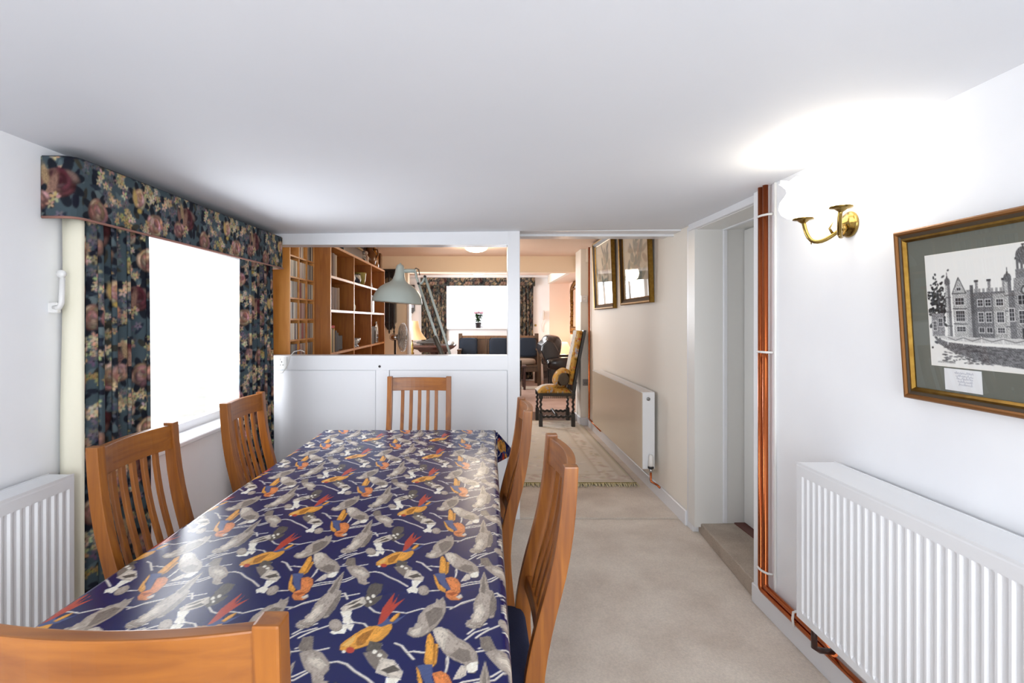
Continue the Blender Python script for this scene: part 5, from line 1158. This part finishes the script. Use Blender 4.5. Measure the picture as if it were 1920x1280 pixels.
# far curtains
FP = T('curtain_pelmet', 'floral pelmet with backlit shade in its colours across the top of the far window', 'pelmet', (-0.1, 11.4, 2.11))
pelmet(FP, [(-1.31, 11.495), (-1.31, 11.35), (1.085, 11.35), (1.085, 11.495)], 2.115, 2.285, 0.1, 0.014, 0.012, FL_BACKLIT)
c1 = T('curtain', 'floral curtain with backlit shade in its colours left of the far window', 'curtain', (-1.05, 11.42, 0.16), group='curtains at the far window')
curtain(c1, -1.30, 11.43, -0.77, 11.43, 0.16, 2.14, 7, 0.03, 0.1, seed=8, step=0.02, per=30, cloth=FL_BACKLIT)
c2 = T('curtain', 'floral curtain with backlit shade in its colours right of the far window, beside the partition post', 'curtain', (0.85, 11.42, 0.16), group='curtains at the far window')
curtain(c2, 0.66, 11.43, 1.05, 11.43, 0.16, 2.14, 5, 0.03, 0.5, seed=9, step=0.02, per=30, cloth=FL_BACKLIT)
# console table with its lamp, printer-like black device and glass paperweight
KT = T('console_table', 'dark mahogany console table beside the far left curtain', 'table', (-0.95, 10.3, zf))
MB().loft([[(x0, y0, z), (x1, y0, z), (x1, y1, z), (x0, y1, z)] for x0, x1, y0, y1, z in ((-1.18, -0.68, 10.17, 10.53, 0.80), (-1.22, -0.62, 10.13, 10.57, 0.845), (-1.36, -0.54, 10.02, 10.66, 0.89), (-1.37, -0.53, 10.0, 10.68, 0.90), (-1.37, -0.53, 10.0, 10.68, 0.935))], True, False).build('table_top', M_brown, KT)
MB().lathe([(0.06, 0), (0.075, 0.04), (0.05, 0.10), (0.06, 0.3), (0.045, 0.5), (0.09, 0.66), (0.09, 0.69), (0.001, 0.69)], (-0.93, 10.35, zf), 14).build('pedestal', M_brown, KT)
for a in (0.3, 2.4, 4.5): MB().tube([(-0.93, 10.35, zf+0.10), (-0.93+0.2*math.cos(a), 10.35+0.2*math.sin(a), zf+0.06), (-0.93+0.32*math.cos(a), 10.35+0.26*math.sin(a), zf+0.02)], [0.03, 0.025, 0.018], 8).build('foot', M_brown, KT)
dv = T('black_case', 'flat black instrument on the mahogany console table', 'instrument', (-1.04, 10.25, 0.935))
MB().box(-1.24, -0.84, 10.1, 10.4, 0.965, 1.005).build('body', M_black, dv, 0.01, 2)
MB().prism([(-1.10, 1.005), (-0.86, 1.005), (-0.89, 1.065), (-1.0, 1.06)], 10.12, 10.38, 'y').build('raised_lid', M_black, dv, 0.006)
for x in (-1.18, -0.92): MB().box(x, x+0.04, 10.14, 10.36, 0.935, 0.966).build('foot', M_black, dv)
MB().tube([(-1.24, 10.2, 0.985), (-1.33, 10.2, 1.0)], 0.008, 6).build('spout', M_black, dv)
tag(MB().lathe([(0.03, 0), (0.055, 0.008), (0.062, 0.04), (0.05, 0.075), (0.02, 0.092), (0.001, 0.094)], (-0.60, 10.1, 0.935), 18).build('paperweight', M_glob), 'round clear glass paperweight on the end of the console table', 'paperweight')
LT = T('side_table', 'small dark table under the cream-shaded lamp', 'table', (-1.20, 9.2, zf))
MB().lathe([(0.20, 0.60), (0.215, 0.61), (0.215, 0.63), (0.001, 0.63)], (-1.20, 9.2, zf), 24).build('top', M_brown, LT)
MB().lathe([(0.12, 0), (0.12, 0.02), (0.03, 0.05), (0.025, 0.60), (0.001, 0.60)], (-1.20, 9.2, zf), 16).build('pedestal', M_brown, LT)
TL = T('table_lamp', 'turned brass table lamp with a flared cream shade', 'lamp', (-1.20, 9.2, 0.751))
zl = 0.751
MB().lathe([(0.075, 0), (0.075, 0.015), (0.03, 0.035), (0.018, 0.06), (0.034, 0.09), (0.016, 0.12), (0.030, 0.16), (0.012, 0.20), (0.022, 0.235), (0.010, 0.27), (0.008, 0.36), (0.001, 0.36)], (-1.20, 9.2, zl), 18).build('stem', M_brass, TL)
rings = []; n = 24
for r_, z_ in ((0.245, 1.075), (0.20, 1.13), (0.155, 1.20), (0.12, 1.28), (0.10, 1.385), (0.096, 1.385), (0.116, 1.28), (0.15, 1.20), (0.195, 1.13), (0.240, 1.075)):
    rings.append([(-1.20+r_*math.cos(2*PI*k/n), 9.2+r_*math.sin(2*PI*k/n), z_) for k in range(n)])
MB().loft(rings, False, True).build('shade', M_shade, TL)
# Vienna-style clock, small wall cabinet, fan
VC = T('wall_clock', 'tall dark wall clock with turned finials beside the bookcase', 'clock', (-1.36, 7.95, 1.2))
MB().box(-1.46, -1.27, 7.88, 8.0, 1.36, 2.10).build('case', M_black, VC, 0.006)
MB().box(-1.48, -1.25, 7.86, 8.0, 2.10, 2.14).build('cornice', M_black, VC, 0.006)
for x in (-1.44, -1.36, -1.29): MB().lathe([(0.004, 1.20), (0.014, 1.23), (0.008, 1.26), (0.020, 1.30), (0.012, 1.34), (0.012, 1.36), (0.015, 1.5), (0.011, 1.75), (0.016, 2.0), (0.012, 2.10), (0.001, 2.10)], (x, 7.87, 0), 10).build('turned_column', M_black, VC)
MB().loft([[(-1.45+k*0.03, 7.90, 1.36-k*0.05), (-1.28-k*0.03, 7.90, 1.36-k*0.05), (-1.28-k*0.03, 8.0, 1.36-k*0.05), (-1.45+k*0.03, 8.0, 1.36-k*0.05)] for k in range(3)], True, False).build('bracket', M_black, VC)
MB().lathe([(0.07, 0), (0.07, 0.006), (0.001, 0.008)], (-1.365, 7.88, 1.95), 20, Matrix.Rotation(PI/2, 3, 'X')).build('dial', mat('aged_dial', (120, 110, 92), 0.5), VC)
WC = T('wall_cabinet', 'small dark wall cabinet with a pale blue front on the far wall', 'cabinet', (-1.50, 11.45, 1.55))
MB().box(-1.57, -1.44, 11.38, 11.5, 1.60, 2.14).build('case', M_black, WC, 0.004)
MB().box(-1.555, -1.45, 11.372, 11.382, 1.66, 2.06).build('door', mat('blue_white_panel', (150, 164, 186), 0.3), WC, 0.003)
MB().prism([(-1.57, 1.60), (-1.44, 1.60), (-1.49, 1.54)], 11.40, 11.5, 'y').build('bracket', M_black, WC)
FN = T('pedestal_fan', 'grey pedestal fan turned sideways at the end of the bookcase', 'fan', (-1.12, 7.55, 0.013))
xF, yF, zF = -1.10, 7.45, 1.165
RF = Matrix.Rotation(PI/2-0.12, 3, 'Z') @ Matrix.Rotation(PI/2, 3, 'X')      # disc axis mostly along x
gr = MB()
for sgn in (-1, 1):
    for rr_ in np.linspace(0.04, 0.195, 9):
        pts = [Vector((xF, yF, zF))+RF @ Vector((rr_*math.cos(t), rr_*math.sin(t), sgn*0.045*math.sqrt(max(0, 1-(rr_/0.2)**2)))) for t in np.linspace(0, 2*PI, 25)]
        gr.tube(pts, 0.003, 5, False)
    for t in np.linspace(0, 2*PI, 25)[:-1]:
        gr.tube([Vector((xF, yF, zF))+RF @ Vector((r*math.cos(t), r*math.sin(t), sgn*0.045*math.sqrt(max(0, 1-(r/0.2)**2)))) for r in (0.03, 0.12, 0.195)], 0.0022, 4, False)
gr.build('wire_guard', M_steel, FN)
for k in range(3):
    a = k*2*PI/3; e1 = [Vector((xF, yF, zF))+RF @ Vector((r*math.cos(a+d), r*math.sin(a+d), h)) for r, d, h in ((0.03, -0.3, -0.01), (0.16, -0.45, -0.02), (0.17, 0.35, 0.015), (0.03, 0.4, 0.01))]
    e2 = [p+RF @ Vector((0, 0, 0.004)) for p in e1]
    MB().add(e1+e2, [(0, 1, 2, 3), (7, 6, 5, 4), (0, 4, 5, 1), (1, 5, 6, 2), (2, 6, 7, 3), (3, 7, 4, 0)]).build('blade', M_glob, FN)
MB().lathe([(0.02, -0.05), (0.045, -0.06), (0.05, -0.15), (0.03, -0.18), (0.001, -0.18)], (xF, yF, zF), 16, RF).build('motor', M_chrome, FN)
pm = Vector((xF, yF, zF))+RF @ Vector((0, 0, -0.11))
MB().tube([(pm.x, pm.y, pm.z-0.04), (pm.x, pm.y, 0.05)], [0.014, 0.016], 10).build('pole', M_black, FN)
MB().lathe([(0.2, 0), (0.2, 0.02), (0.04, 0.05), (0.001, 0.06)], (pm.x, pm.y, 0.013), 24).build('base', M_black, FN)
# lamp glowing behind the armchair
S2 = T('side_table', 'dark side table behind the leather armchair', 'table', (1.62, 10.9, zf))
MB().box(1.45, 1.79, 10.75, 11.09, 0.60, 0.64).box(1.48, 1.76, 10.78, 11.06, 0.52, 0.60).build('top', M_brown, S2, 0.004)
for x in (1.48, 1.73):
    for y in (10.78, 11.03): MB().box(x, x+0.03, y, y+0.03, zf, 0.60).build('leg', M_brown, S2)
PLm = T('table_lamp', 'lit table lamp with a blush shade behind the leather armchair', 'lamp', (1.62, 10.92, 0.64))
MB().lathe([(0.06, 0), (0.06, 0.012), (0.02, 0.03), (0.035, 0.06), (0.012, 0.09), (0.012, 0.12), (0.001, 0.12)], (1.62, 10.92, 0.64), 16).build('stem', M_brass, PLm)
MB().loft([[(1.62+r_*math.cos(2*PI*k/20), 10.92+r_*math.sin(2*PI*k/20), z_) for k in range(20)] for r_, z_ in ((0.19, 0.70), (0.13, 0.84), (0.07, 0.96), (0.066, 0.96), (0.126, 0.84), (0.186, 0.70))], False, True).build('shade', M_peach, PLm)
point('lamp_bulb_recess', (1.62, 10.92, 1.05), 6, (1.0, 0.74, 0.5), 0.06)
